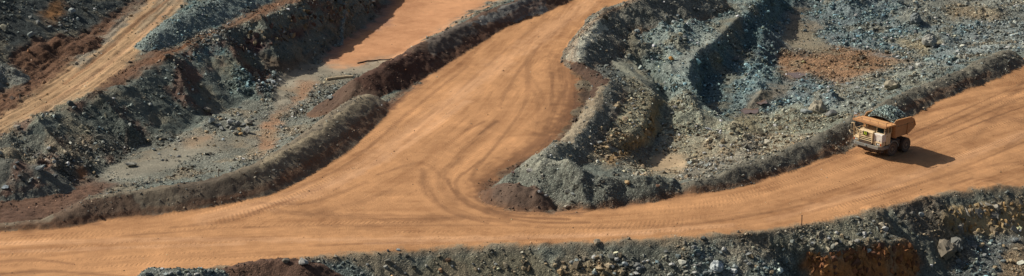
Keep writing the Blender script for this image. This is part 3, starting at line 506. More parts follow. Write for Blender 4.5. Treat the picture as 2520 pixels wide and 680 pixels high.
# ---------------------------------------------------------------- materials
def new_mat(name):
    m = bpy.data.materials.new(name); m.use_nodes = True; t = m.node_tree; return m, t, t.nodes['Principled BSDF']
def N(t, ty, **kw):
    n = t.nodes.new(ty)
    for k, v in kw.items(): setattr(n, k, v)
    return n
def math_(t, op, a, b=None, c=None, clamp=False):
    n = N(t, 'ShaderNodeMath', operation=op, use_clamp=clamp)
    for i, v in enumerate((a, b, c)):
        if v is None: continue
        if isinstance(v, (int, float)): n.inputs[i].default_value = v
        else: t.links.new(v, n.inputs[i])
    return n.outputs[0]
def mix(t, fac, a, b, mode='MIX'):
    n = N(t, 'ShaderNodeMix', data_type='RGBA', blend_type=mode); n.clamp_result = False
    for s, v in ((n.inputs[0], fac), (n.inputs[6], a), (n.inputs[7], b)):
        if isinstance(v, (int, float)): s.default_value = v
        elif isinstance(v, tuple): s.default_value = v+(1,) if len(v) == 3 else v
        else: t.links.new(v, s)
    return n.outputs[2]
def noise(t, vec, scale, detail=3, rough=.55):
    n = N(t, 'ShaderNodeTexNoise'); n.inputs['Scale'].default_value = scale; n.inputs['Detail'].default_value = detail; n.inputs['Roughness'].default_value = rough
    t.links.new(vec, n.inputs['Vector']); return n.outputs['Fac']
def ground_mat():
    m, t, bs = new_mat('ground'); lk = t.links.new
    g = N(t, 'ShaderNodeNewGeometry'); pos = g.outputs['Position']
    col = N(t, 'ShaderNodeAttribute', attribute_name='Col').outputs['Color']
    at = N(t, 'ShaderNodeAttribute', attribute_name='mask').outputs['Vector']
    sx = N(t, 'ShaderNodeSeparateXYZ'); lk(at, sx.inputs[0]); grav, road = sx.outputs[0], sx.outputs[1]
    v = N(t, 'ShaderNodeTexVoronoi'); v.inputs['Scale'].default_value = 5.5; lk(pos, v.inputs['Vector'])
    v2 = N(t, 'ShaderNodeTexVoronoi'); v2.inputs['Scale'].default_value = 13; lk(pos, v2.inputs['Vector'])
    def chan(o, i):
        s = N(t, 'ShaderNodeSeparateColor'); lk(o, s.inputs[0]); return s.outputs[i]
    r1 = chan(v.outputs['Color'], 0); r2 = chan(v2.outputs['Color'], 1); hue = chan(v.outputs['Color'], 2)
    r1c = math_(t, 'POWER', r1, 2.2)
    gmul = math_(t, 'ADD', math_(t, 'MULTIPLY', r1c, 1.0), math_(t, 'MULTIPLY', r2, .55)); gmul = math_(t, 'ADD', gmul, .38)
    n1 = noise(t, pos, .9, 5); n2 = noise(t, pos, 7, 4, .65); n3 = noise(t, pos, .14, 3)
    soft = math_(t, 'ADD', math_(t, 'MULTIPLY', n1, .5), math_(t, 'MULTIPLY', n2, .55)); soft = math_(t, 'ADD', soft, math_(t, 'MULTIPLY', n3, .5)); soft = math_(t, 'ADD', soft, .24)
    def lerp(f, a, b):   # a+(b-a)*f
        return math_(t, 'ADD', a, math_(t, 'MULTIPLY', math_(t, 'SUBTRACT', b, a), f))
    fac = lerp(grav, soft, math_(t, 'MULTIPLY', gmul, soft))
    rsoft = math_(t, 'ADD', math_(t, 'MULTIPLY', n1, .30), math_(t, 'ADD', math_(t, 'MULTIPLY', n2, .44), math_(t, 'ADD', math_(t, 'MULTIPLY', n3, .62), .33)))
    # traffic streaks
    tot = None; lug = None
    for a, s in (('flowA', 1), ('flowB', 2), ('flowC', 3)):
        f = N(t, 'ShaderNodeAttribute', attribute_name=a).outputs['Vector']; q = N(t, 'ShaderNodeSeparateXYZ'); lk(f, q.inputs[0])
        def str_(ku, kv, off, det=3):
            c = N(t, 'ShaderNodeCombineXYZ'); lk(math_(t, 'MULTIPLY', q.outputs[0], ku), c.inputs[0]); lk(math_(t, 'MULTIPLY', q.outputs[1], kv), c.inputs[1]); c.inputs[2].default_value = s*7.7+off
            return noise(t, c.outputs[0], 1, det, .6)
        sm = math_(t, 'ADD', math_(t, 'MULTIPLY', str_(.03, .42, 0, 5), .78), math_(t, 'MULTIPLY', str_(.06, 1.7, 3, 3), .22))
        sm = math_(t, 'MULTIPLY', math_(t, 'SUBTRACT', sm, .5), q.outputs[2])
        tot = sm if tot is None else math_(t, 'ADD', tot, sm)
        lg = math_(t, 'MULTIPLY', math_(t, 'MULTIPLY', math_(t, 'SINE', math_(t, 'ADD', math_(t, 'MULTIPLY', q.outputs[0], 11), math_(t, 'MULTIPLY', q.outputs[1], 5))), math_(t, 'GREATER_THAN', str_(.03, .9, 9, 1), .60)), q.outputs[2])
        lug = lg if lug is None else math_(t, 'ADD', lug, lg)
    streak = math_(t, 'MULTIPLY', tot, 1.6)
    pat = noise(t, pos, .09, 3); pat = math_(t, 'MULTIPLY', math_(t, 'SUBTRACT', pat, .28), 4.2, clamp=False); streak = math_(t, 'MULTIPLY', streak, math_(t, 'MAXIMUM', pat, .1)); n4 = noise(t, pos, .33, 5, .65)
    rf = math_(t, 'ADD', math_(t, 'ADD', rsoft, streak), math_(t, 'MULTIPLY', math_(t, 'SUBTRACT', n4, .5), .55))
    rf = math_(t, 'MAXIMUM', rf, .25)
    final = lerp(road, fac, rf)
    c = mix(t, 1.0, col, final, 'MULTIPLY')
    # redder where the traffic has worn to damp soil, cooler chips among gravel
    dk = math_(t, 'MULTIPLY', math_(t, 'MULTIPLY', math_(t, 'SUBTRACT', 1.0, rf), 1.2, clamp=True), road, clamp=True)
    c = mix(t, dk, c, mix(t, 1.0, c, (.92,.72,.58), 'MULTIPLY'))
    hh = math_(t, 'MULTIPLY', hue, grav)
    c = mix(t, math_(t, 'MULTIPLY', hh, .5), c, mix(t, 1.0, c, (.84,1.0,.98), 'MULTIPLY'))
    lk(c, bs.inputs['Base Color']); bs.inputs['Roughness'].default_value = .93; bs.inputs['Specular IOR Level'].default_value = .25
    h1 = math_(t, 'MULTIPLY', math_(t, 'MULTIPLY', r1, math_(t, 'SUBTRACT', 1, v.outputs['Distance'])), math_(t, 'MULTIPLY', grav, .16))
    h2 = math_(t, 'MULTIPLY', n2, .07); h3 = math_(t, 'MULTIPLY', tot, .11); h4 = math_(t, 'MULTIPLY', lug, .018)
    H = math_(t, 'ADD', math_(t, 'ADD', h1, h2), math_(t, 'MULTIPLY', math_(t, 'ADD', h3, h4), road))
    b = N(t, 'ShaderNodeBump'); b.inputs['Strength'].default_value = .9; b.inputs['Distance'].default_value = 1.0
    lk(H, b.inputs['Height']); lk(b.outputs[0], bs.inputs['Normal'])
    return m
GM = ground_mat()
def rock_mat(name, typ):
    m, t, bs = new_mat(name)
    if typ == 'inst': a = N(t, 'ShaderNodeAttribute', attribute_name='rc'); a.attribute_type = 'INSTANCER'; col = a.outputs['Color']
    elif typ == 'geo': col = N(t, 'ShaderNodeAttribute', attribute_name='rc').outputs['Color']
    else: col = N(t, 'ShaderNodeObjectInfo').outputs['Color']
    tc = N(t, 'ShaderNodeTexCoord'); n = noise(t, tc.outputs['Object'], 2.5, 5, .65)
    f = math_(t, 'ADD', math_(t, 'MULTIPLY', n, 1.1), .42)
    c = mix(t, 1.0, col, f, 'MULTIPLY'); t.links.new(c, bs.inputs['Base Color']); bs.inputs['Roughness'].default_value = .82; bs.inputs['Specular IOR Level'].default_value = .35
    b = N(t, 'ShaderNodeBump'); b.inputs['Strength'].default_value = .6; b.inputs['Distance'].default_value = .12; t.links.new(n, b.inputs['Height']); t.links.new(b.outputs[0], bs.inputs['Normal'])
    return m
RM_I = rock_mat('rubble_stone', 'inst'); RM_O = rock_mat('boulder_stone', 'obj'); RM_G = rock_mat('ore_stone', 'geo')

# ---------------------------------------------------------------- terrain objects
ny, nx = Z.shape
GRAV = np.clip((DEN-.2)/4.5, 0, 1)*.9; GRAV = np.clip(GRAV+np.clip((RGH-.1)*2, 0, .3), 0, 1); GRAV[~SP] = .7
ROADA = np.where(((REGV == 1) | (REGV == 3) | (REGV == 4)) & NB, 1.0, 0); ROADA = blur(ROADA, 1, 1)
FR = np.where(((REGV == 4))[..., None], 0.0, 1.0)
# vertex normals of the whole sheet so that seams between pieces of ground do not show
Pn = np.stack([XX, YY, Z], -1)
gu = np.gradient(Pn, axis=1); gv = np.gradient(Pn, axis=0); Nn = np.cross(gu, gv); Nn /= np.linalg.norm(Nn, axis=-1, keepdims=True)+1e-12
reg = REGV[:-1, :-1].copy(); bq = BID[:-1, :-1]
up2 = (reg == 1) & (PY[:-1, :-1] < 440-np.clip((PX[:-1, :-1]-1150), -900, 2000)*.12) & (PX[:-1, :-1] < 1560)
reg[up2] = 2
reg = np.where(bq >= 0, 100+bq, reg)
LAB = {'pit_ground': 'grey ground of the open pit around the roads', 'haul_road': 'wide orange dirt haul road sweeping across the photo', 'ramp_road': 'broad orange dirt ramp climbing away to the top of the photo',
 'dirt_track': 'tan rutted dirt track in the upper left', 'mud_flat': 'flat orange mud floor beyond the ramp berm', 'gravel_floor': 'grey gravel basin floor behind the left berm', 'bench_face': 'shaded grey rock bench faces falling into the pits',
 'pit_slope': 'dark grey slope in the upper left corner', 'rubble_ground': 'broken blue grey rubble ground in the upper right', 'pit_terrace': 'stony terraces stepping down between the two roads', 'road_cut_face': 'steep rocky face below the lower road edge', 'soil_track': 'churned dark brown soil beside the tracks'}
def grid_obj(name, mask, label):
    jj, ii = np.nonzero(mask)
    if len(jj) == 0: return
    a = jj*nx+ii; quads = np.stack([a, a+1, a+nx+1, a+nx], 1)
    used, inv = np.unique(quads, return_inverse=True); quads = inv.reshape(quads.shape)
    me = bpy.data.meshes.new(name); nv = len(used); nf = len(quads)
    me.vertices.add(nv); me.vertices.foreach_set('co', Pn.reshape(-1, 3)[used].astype(np.float32).ravel())
    me.loops.add(nf*4); me.loops.foreach_set('vertex_index', quads.astype(np.int32).ravel())
    me.polygons.add(nf); me.polygons.foreach_set('loop_start', (np.arange(nf)*4).astype(np.int32))
    me.polygons.foreach_set('use_smooth', np.ones(nf, bool)); me.update(calc_edges=True)
    def att(n, ty, A, fld, k):
        q = me.attributes.new(n, ty, 'POINT'); B = A.reshape(-1, A.shape[-1])[used]
        if ty == 'FLOAT_COLOR': B = np.concatenate([B, np.ones((nv, 1))], 1)
        q.data.foreach_set(fld, B.astype(np.float32).ravel())
    att('Col', 'FLOAT_COLOR', COL, 'color', 4)
    att('mask', 'FLOAT_VECTOR', np.stack([GRAV, ROADA, Z*0], -1), 'vector', 3)
    for n_, A in (('flowA', FA), ('flowB', FB), ('flowC', FC)): att(n_, 'FLOAT_VECTOR', A, 'vector', 3)
    me.materials.append(GM)
    me.normals_split_custom_set_from_vertices(Nn.reshape(-1, 3)[used].tolist())
    o = bpy.data.objects.new(name, me); C.objects.link(o); tag(o, label, kind='structure'); return o
for r, nm in enumerate(REG): grid_obj(nm, reg == r, LAB[nm])
for b, bb in enumerate(BERM): grid_obj(bb[0], reg == 100+b, bb[1])

# ---------------------------------------------------------------- rocks
def rock_mesh(name, seed, n=13, sq=(1, .8, .6), jag=.0):
    rr = random.Random(seed); bm = bmesh.new()
    for k in range(n):
        v = Vector((rr.gauss(0, 1), rr.gauss(0, 1), rr.gauss(0, 1))).normalized()*rr.uniform(.36, .54)
        bm.verts.new((v.x*sq[0]*1.1, v.y*sq[1]*1.1, v.z*sq[2]*1.1))
    r = bmesh.ops.convex_hull(bm, input=bm.verts)
    bmesh.ops.delete(bm, geom=[g for g in r['geom_interior'] if isinstance(g, bmesh.types.BMVert)], context='VERTS')
    bmesh.ops.recalc_face_normals(bm, faces=bm.faces)
    me = bpy.data.meshes.new(name); bm.to_mesh(me); bm.free(); return me
SRC = bpy.data.collections.new('stone_shapes')
for k in range(14):
    me = rock_mesh('stone_shape', 100+k, random.Random(k).choice((9, 11, 13, 15)), (1, random.Random(k).uniform(.6, .95), random.Random(k+50).uniform(.45, .8))); me.materials.append(RM_I)
    o = bpy.data.objects.new('stone_%02d' % k, me); SRC.objects.link(o)
def gn_tree():
    t = bpy.data.node_groups.new('scatter_stones', 'GeometryNodeTree')
    t.interface.new_socket('Geometry', in_out='INPUT', socket_type='NodeSocketGeometry'); t.interface.new_socket('Geometry', in_out='OUTPUT', socket_type='NodeSocketGeometry')
    i = t.nodes.new('NodeGroupInput'); o = t.nodes.new('NodeGroupOutput'); ins = t.nodes.new('GeometryNodeInstanceOnPoints'); ci = t.nodes.new('GeometryNodeCollectionInfo')
    ci.inputs['Collection'].default_value = SRC; ci.inputs['Separate Children'].default_value = True; ci.inputs['Reset Children'].default_value = True
    def na(nm, ty):
        a = t.nodes.new('GeometryNodeInputNamedAttribute'); a.data_type = ty; a.inputs[0].default_value = nm; return [s for s in a.outputs if s.enabled][0]
    e2r = t.nodes.new('FunctionNodeEulerToRotation'); t.links.new(na('rot', 'FLOAT_VECTOR'), e2r.inputs[0])
    t.links.new(i.outputs[0], ins.inputs['Points']); t.links.new(ci.outputs[0], ins.inputs['Instance']); ins.inputs['Pick Instance'].default_value = True
    t.links.new(na('idx', 'INT'), ins.inputs['Instance Index']); t.links.new(e2r.outputs[0], ins.inputs['Rotation']); t.links.new(na('scl', 'FLOAT_VECTOR'), ins.inputs['Scale'])
    t.links.new(ins.outputs[0], o.inputs[0]); return t
GN = gn_tree()
def scatter(name, pts, scl, rot, idx, col, label, cat):
    me = bpy.data.meshes.new(name); n = len(pts); me.vertices.add(n); me.vertices.foreach_set('co', pts.astype(np.float32).ravel())
    for nm, A in (('scl', scl), ('rot', rot)): me.attributes.new(nm, 'FLOAT_VECTOR', 'POINT').data.foreach_set('vector', A.astype(np.float32).ravel())
    me.attributes.new('idx', 'INT', 'POINT').data.foreach_set('value', idx.astype(np.int32))
    me.attributes.new('rc', 'FLOAT_COLOR', 'POINT').data.foreach_set('color', np.concatenate([col, np.ones((n, 1))], 1).astype(np.float32).ravel())
    o = bpy.data.objects.new(name, me); C.objects.link(o); md = o.modifiers.new('stones', 'NODES'); md.node_group = GN
    me.materials.append(RM_I); tag(o, label, cat, kind='stuff'); return o
def make_cols(base_, n, rng):
    b = np.exp(rng.normal(-.25, .62, n)); pale = rng.random(n) < .06; b[pale] *= 2.0
    h = rng.normal(0, 1, n)[:, None]*np.array([[.10, .0, -.10]])+1
    return np.clip(base_*b[:, None]*h, .02, .62)
NS = 950000
rng = np.random.default_rng(5)
sx_ = rng.uniform(-84, 95, NS); sy_ = rng.uniform(-54, 110, NS); jj, ii = gi(sx_, sy_)
AREA = 179*164; cl = fbm(sx_*.22, sy_*.22, 90, 4, .7)
dn = DEN[jj, ii]*1.5*np.clip(.95+2.0*cl, .08, 3.2)
px_, py_ = proj(sx_, sy_, Z[jj, ii]); vis = (px_ > -160) & (px_ < 2680) & (py_ > -130) & (py_ < 800)
keep = (rng.random(NS) < dn*AREA/NS) & vis
sx_, sy_, jj, ii, px_, py_ = [a[keep] for a in (sx_, sy_, jj, ii, px_, py_)]
n = len(sx_); sz = SIZ[jj, ii]*np.exp(rng.normal(-.25, .55, n)); sz = np.clip(sz, .08, 1.15)
zz = zat(sx_, sy_)+sz*.12
scl = sz[:, None]*rng.uniform(.75, 1.3, (n, 3)); rot = np.stack([rng.uniform(-.7, .7, n), rng.uniform(-.7, .7, n), rng.uniform(0, 6.28, n)], 1)
pc = PLC[jj, ii]*.6+COL[jj, ii]*.5; cols = make_cols(pc, n, rng); idx = rng.integers(0, 14, n)
pts = np.stack([XX[jj, ii]+(sx_-X[jj, ii]), YY[jj, ii]+(sy_-Y[jj, ii]), zz], 1)
rv = REGV[jj, ii]; bv = BID[jj, ii]
zone = np.where(rv == 10, 0, np.where(rv == 8, 1, np.where(rv == 9, 2, np.where(np.isin(rv, [4, 5]), 3, np.where((rv == 6) & (px_ < 1200), 4, 5)))))
zone = np.where((rv == 6) & (px_ > 1200), 2, zone); zone = np.where(bv >= 0, 6, zone)
ZL = ['loose grey and tan stones covering the steep face below the lower road', 'blue grey broken rubble covering the upper right field', 'loose stones on the terraces between the two roads',
      'grey gravel and stones strewn over the left basin floor', 'loose stones on the shaded left bench face', 'stones scattered on the upper left slope and track edges', 'stones sticking out of the earth berms and heaps']
for k, l in enumerate(ZL):
    m = zone == k
    if m.sum(): scatter('loose_rubble', pts[m], scl[m], rot[m], idx[m], cols[m], l, 'rubble')
print('stones', n, 'verts', nx*ny)

# single boulders -----------------------------------------------------------------------------
BIG = [rock_mesh('boulder', 300+k, 22, (1, random.Random(k).uniform(.7, .95), random.Random(k+9).uniform(.62, .9))) for k in range(12)]
for k, me in enumerate(BIG):
    bm = bmesh.new(); bm.from_mesh(me); bmesh.ops.subdivide_edges(bm, edges=bm.edges, cuts=2, use_grid_fill=True); bmesh.ops.triangulate(bm, faces=bm.faces)
    V_ = np.array([v.co[:] for v in bm.verts]); dsp = .10*(cells(V_[:,0]*3.2+V_[:,2]*1.7+k, V_[:,1]*3.2-V_[:,2]*2.1, k)[1]-.5)+.07*fbm(V_[:,0]*4+k, V_[:,1]*4+V_[:,2]*4, k, 3)
    for v, d_ in zip(bm.verts, dsp): v.co *= 1+float(d_)
    bm.to_mesh(me); bm.free(); me.materials.append(RM_O)
GREY = (.24,.25,.235); BLU = (.27,.31,.30); TN = (.36,.28,.17); PL = (.46,.46,.43); DK = (.11,.12,.12)
RND = [rock_mesh('boulder', 380+k, 70, (1, .85, .8)) for k in range(3)]
for k, me in enumerate(RND):
    bm = bmesh.new(); bm.from_mesh(me); bmesh.ops.subdivide_edges(bm, edges=bm.edges, cuts=2, use_grid_fill=True); bmesh.ops.triangulate(bm, faces=bm.faces)
    V_ = np.array([v.co[:] for v in bm.verts]); dsp = .30*(cells(V_[:,0]*2.6+V_[:,2]*1.3+k, V_[:,1]*2.6-V_[:,2]*1.9, k)[1]-.5)+.14*fbm(V_[:,0]*5+k, V_[:,1]*5+V_[:,2]*5, k, 3)
    for v, d_ in zip(bm.verts, dsp): v.co *= 1+float(d_)
    bm.to_mesh(me); bm.free(); me.materials.append(RM_O)
def boulder(px, py, wpx, col, label, group=None, flat=1.0, sink=.28):
    p = hit(px, py+wpx*.18); d = (Vector(CAMP)-p).length; s = wpx*d/FPX
    o = bpy.data.objects.new('boulder', random.choice(BIG if wpx < 34 else RND)); C.objects.link(o)
    o.scale = (s*random.uniform(.95, 1.1), s*random.uniform(.8, 1.05), s*flat*random.uniform(.85, 1.1)); o.rotation_euler = (random.uniform(-.3, .3), random.uniform(-.3, .3), random.uniform(0, 6.28))
    o.location = p+Vector((0, 0, s*flat*(.33-sink*.5))); o.color = (*col, 1); tag(o, label, 'rock', group); return o
HAND = [
 (322,405,26,(.30,.29,.24),'squarish grey boulder alone on the sandy gravel floor behind the left berm'),
 (521,298,20,BLU,'pale blue grey boulder left of the boulder pile on the basin floor'),
 (509,271,24,(.28,.25,.2),'grey brown boulder at the toe of the bench face above the boulder pile'),
 (178,28,22,(.26,.29,.28),'pale flat boulder high on the dark upper left slope'),
 (78,85,22,(.20,.23,.22),'grey boulder at the foot of the dark slope above the brown soil heap'),
 (672,203,16,(.40,.44,.44),'pale boulder at the toe of the shaded face beside the wet clay'),
 (812,240,16,(.27,.29,.27),'flat grey rock on the gravel above the rounded berm end'),
 (370,258,12,(.32,.34,.32),'pale grey rock low on the shaded bench face left of the boulder pile'),
 (320,307,13,(.33,.34,.31),'grey rock at the foot of the shaded bench face left of the boulder pile'),
 (100,415,24,(.24,.27,.26),'grey blue boulder near the left photo edge above the brown soil'),
 (12,463,18,(.40,.46,.48),'pale blue rock at the left photo edge below the grey hump'),
 (120,367,14,(.42,.42,.38),'pale slab halfway down the slope at the lower left'),
 (1303,420,18,(.42,.40,.36),'pale boulder on the flank of the grey heap at the junction'),
 (1544,452,16,(.38,.27,.14),'tan boulder on the road side of the grey heap'),
 (1618,458,12,(.30,.18,.11),'reddish brown rock on the low end of the grey heap'),
 (1343,482,12,(.26,.26,.25),'grey rock at the foot of the grey heap beside the brown mound'),
 (1328,474,12,(.25,.25,.24),'grey rock leaning on the brown soil mound'),
 (1537,293,20,(.36,.28,.18),'tan boulder on the stony terrace above the ochre cliff'),
 (1652,146,15,(.50,.26,.07),'bright orange rock on the grey terrace'),
 (1812,146,22,(.10,.11,.11),'dark boulder in the shaded gully of the right pit'),
 (1985,275,26,(.25,.28,.27),'blue grey boulder on the mound beside the gravel berm'),
 (2012,268,44,(.30,.27,.20),'big cracked tan boulder on the mound left of the dump truck'),
 (2045,280,30,(.26,.26,.24),'grey boulder on the right end of the mound left of the dump truck'),
 (2195,213,36,(.28,.25,.18),'large tan boulder half buried beyond the gravel berm behind the truck'),
 (2285,103,42,(.27,.27,.24),'broad grey boulder in the middle of the right rubble field'),
 (2252,48,34,(.15,.17,.17),'dark pointed boulder near the top of the right rubble field'),
 (2262,163,20,(.42,.42,.37),'pale chalky boulder near the far end of the gravel berm'),
 (2480,118,14,(.35,.36,.34),'pale rock on the tip of the gravel berm at the right'),
 (2325,616,58,(.20,.17,.125),'huge weathered tan boulder on the slope at the lower right'),
 (2350,606,40,(.17,.17,.15),'dark grey boulder leaning against the huge tan boulder'),
 (1763,658,36,(.42,.46,.46),'big pale blue boulder at the bottom edge below the road'),
 (1806,668,24,(.52,.54,.52),'white rounded boulder at the bottom edge beside the pale blue one'),
 (2170,555,18,(.38,.33,.24),'pale tan rock on the ledge above the brown cliff'),
 (2178,563,18,(.42,.42,.40),'flat white slab on the ledge above the brown cliff'),
 (2109,596,18,(.33,.32,.28),'flat grey slab near the rim of the brown cliff'),
 (2000,603,16,(.40,.40,.38),'white rock at the left end of the ledge'),
 (2057,604,16,(.31,.27,.2),'tan boulder in the middle of the ledge above the brown cliff'),
 (2137,618,16,(.26,.31,.32),'blue grey rock set in the rim of the brown cliff'),
 (2267,529,18,(.30,.32,.30),'grey boulder below the right road edge'),
 (2246,526,18,(.19,.18,.15),'brown grey boulder below the right road edge beside the dark chute'),
 (2498,592,20,(.28,.31,.30),'grey blue boulder under the ochre rock face'),
 (704,641,20,(.17,.15,.12),'brown boulder on the soil heap at the bottom edge'),
 (746,645,26,(.38,.37,.34),'pale boulder at the right end of the brown heap on the bottom edge'),
 (1378,671,22,(.34,.24,.13),'tan boulder at the bottom edge left of centre right rubble'),
 (1366,654,16,(.36,.29,.18),'pale tan boulder just above the bottom edge rubble'),
 (1530,672,18,(.36,.28,.17),'sandy boulder at the bottom edge between grey rocks'),
 (1538,650,16,(.36,.40,.40),'blue grey boulder in the rubble below the road edge'),
 (1085,668,16,(.22,.13,.07),'rusty brown boulder at the bottom edge below the road'),
 (1103,642,18,(.17,.10,.055),'dark rusty boulder set in the face below the road'),
 (955,617,10,(.10,.10,.10),'small dark rock on the road edge'),
 (981,615,10,(.40,.48,.50),'small pale blue rock on the road edge beside a dark one'),
 (950,660,14,(.27,.27,.24),'grey boulder in the face below the two road edge rocks'),
 (1050,655,14,(.24,.24,.21),'grey rock in the dark face under the road'),
 (475,60,0,PL,''),
]
for h in HAND:
    if h[2] > 0: boulder(*h)
# the pile of boulders on the basin floor
for px, py, s_, c, lb in [(547,318,20,GREY,'grey boulder at the left end of the boulder pile'),(566,302,20,(.30,.31,.29),'pale grey boulder on the upper left of the boulder pile'),(590,320,18,(.36,.27,.15),'tan boulder in the middle of the boulder pile'),(592,331,12,(.42,.28,.13),'small bright tan boulder at the bottom of the boulder pile'),
    (608,322,24,(.22,.22,.20),'dark grey boulder at the lower right of the boulder pile'),(612,303,22,(.27,.25,.2),'brown grey boulder at the upper right of the boulder pile'),(585,306,16,GREY,'grey boulder at the top centre of the boulder pile'),(572,318,16,(.20,.2,.18),'dark boulder left of the tan one in the boulder pile'),
    (600,308,14,(.19,.2,.19),'small dark boulder near the upper right of the boulder pile'),(560,312,13,(.25,.25,.22),'small grey boulder in the left half of the boulder pile'),(578,328,14,(.27,.24,.18),'small brown grey boulder at the lower centre of the boulder pile'),(540,308,12,(.24,.26,.25),'small grey boulder just above the left end of the boulder pile')]:
    boulder(px, py, s_, c, lb, 'boulders piled on the basin floor', .95, .1)
# the larger stones of each patch, one object each
AUTO = [([(1380,640),(1500,622),(1700,605),(1900,625),(1900,676),(1380,676)], 46, (12,22), [PL,GREY,TN,BLU], 'stone in the rubble below the road', 'pale rubble stones below the lower road edge'),
 ([(2020,575),(2150,545),(2220,585),(2060,612)], 12, (10,16), [GREY,TN,PL], 'stone on the ledge', 'stones on the ledge above the brown cliff'),
 ([(2370,590),(2510,590),(2510,672),(2340,672)], 16, (11,20), [GREY,BLU,TN], 'stone in the slope rubble', 'stones under the ochre rock face'),
 ([(1450,635),(1350,640),(1000,655),(780,650),(800,675),(1450,676)], 16, (9,14), [GREY,TN,DK], 'stone in the dark road face', 'stones in the dark face below the road'),
 ([(350,668),(540,668),(540,678),(350,678)], 7, (12,22), [BLU,PL,GREY], 'rock in the bottom heap', 'rocks of the low heap on the bottom edge'),
 ([(1500,240),(1590,260),(1560,330),(1450,370),(1470,310)], 16, (9,16), [TN,GREY], 'stone on the terrace', 'stones on the terrace above the ochre cliff'),
 ([(1650,260),(1760,300),(1850,300),(1980,300),(1900,350),(1720,420),(1640,400)], 26, (9,16), [TN,GREY,PL], 'stone on the pale slope', 'stones on the pale slope behind the gravel berm'),
 ([(1560,60),(1700,20),(1780,20),(1680,110),(1580,120)], 18, (9,16), [GREY,DK,BLU], 'stone on the upper terrace', 'stones on the upper terrace right of the ramp'),
 ([(1980,40),(2300,20),(2500,60),(2380,110),(2200,130),(1960,130)], 34, (9,15), [GREY,BLU,PL,DK], 'stone in the upper rubble', 'stones in the upper part of the right rubble field'),
 ([(1940,200),(2150,200),(2300,140),(2320,160),(2180,225),(2060,240)], 18, (9,15), [GREY,BLU,PL], 'stone in the lower rubble', 'stones in the lower part of the right rubble field'),
 ([(330,330),(430,330),(640,240),(700,220),(660,290),(480,400),(420,430)], 26, (8,14), [GREY,TN,BLU], 'stone on the basin floor', 'stones scattered on the left basin floor'),
 ([(640,175),(700,190),(690,215),(620,235)], 12, (9,15), [BLU,PL], 'rock at the bench toe', 'rocks at the toe of the left bench face'),
 ([(20,400),(250,380),(330,340),(240,420),(150,445),(60,450)], 16, (9,15), [GREY,BLU,DK], 'stone on the lower left slope', 'stones low on the slope at the lower left'),
 ([(60,20),(280,10),(200,75),(30,90)], 8, (9,15), [GREY,BLU], 'stone on the dark slope', 'stones on the dark upper left slope')]
MARKS = [(322,405,'squarish boulder'),(580,318,'boulder pile'),(1763,658,'pale blue boulder'),(1806,668,'white round boulder'),(1973,545,'rusty post'),(2325,612,'huge tan boulder'),(2180,290,'dump truck'),(1652,146,'orange rock'),(2012,268,'cracked tan boulder'),(2285,103,'broad grey boulder'),(2252,48,'dark pointed boulder'),(1640,400,'sandy hollow'),(1500,360,'ochre cliff'),(1955,186,'puddle'),(840,192,'log'),(100,415,'grey blue boulder'),(538,430,'berm post'),(1085,640,'rusty boulder'),(130,110,'brown heap'),(1378,671,'tan boulder'),(2120,640,'brown cliff'),(2420,540,'ochre face')]
for poly, cnt, (s0, s1), cs, lb, grp in AUTO:
    p = np.array(poly); k = 0
    while k < cnt:
        x = random.uniform(p[:,0].min(), p[:,0].max()); y = random.uniform(p[:,1].min(), p[:,1].max())
        if not inside(poly, np.array([x]), np.array([y]))[0]: continue
        c = random.choice(cs); q = random.uniform(.55, 1.05); s = s0+(s1-s0)*random.random()**1.8
        CN = {GREY:'grey', PL:'pale', TN:'tan', BLU:'blue grey', DK:'dark'}[c]
        nx_, ny_, nn_ = min(MARKS, key=lambda m_: math.hypot((x-m_[0])*.7, y-m_[1])); dd = math.hypot(x-nx_, y-ny_); an = math.atan2(ny_-y, x-nx_)
        dr_ = ['right of','above right of','above','above left of','left of','below left of','below','below right of'][int(round(an/(pi/4)))%8]
        lab = '%s %s %s, %s%s the %s' % ('large' if s > s0+.6*(s1-s0) else 'medium' if s > s0+.2*(s1-s0) else 'small', CN, lb, 'just ' if dd < 45 else 'far ' if dd > 130 else '', dr_, nn_)
        if len(lab.split()) > 16: lab = lab.split(' ', 1)[1]
        if len(lab.split()) > 16: lab = lab.replace('just ', '').replace('far ', '')
        boulder(x, y, s, tuple(v*q for v in c), lab, grp, random.uniform(.7, 1)); k += 1

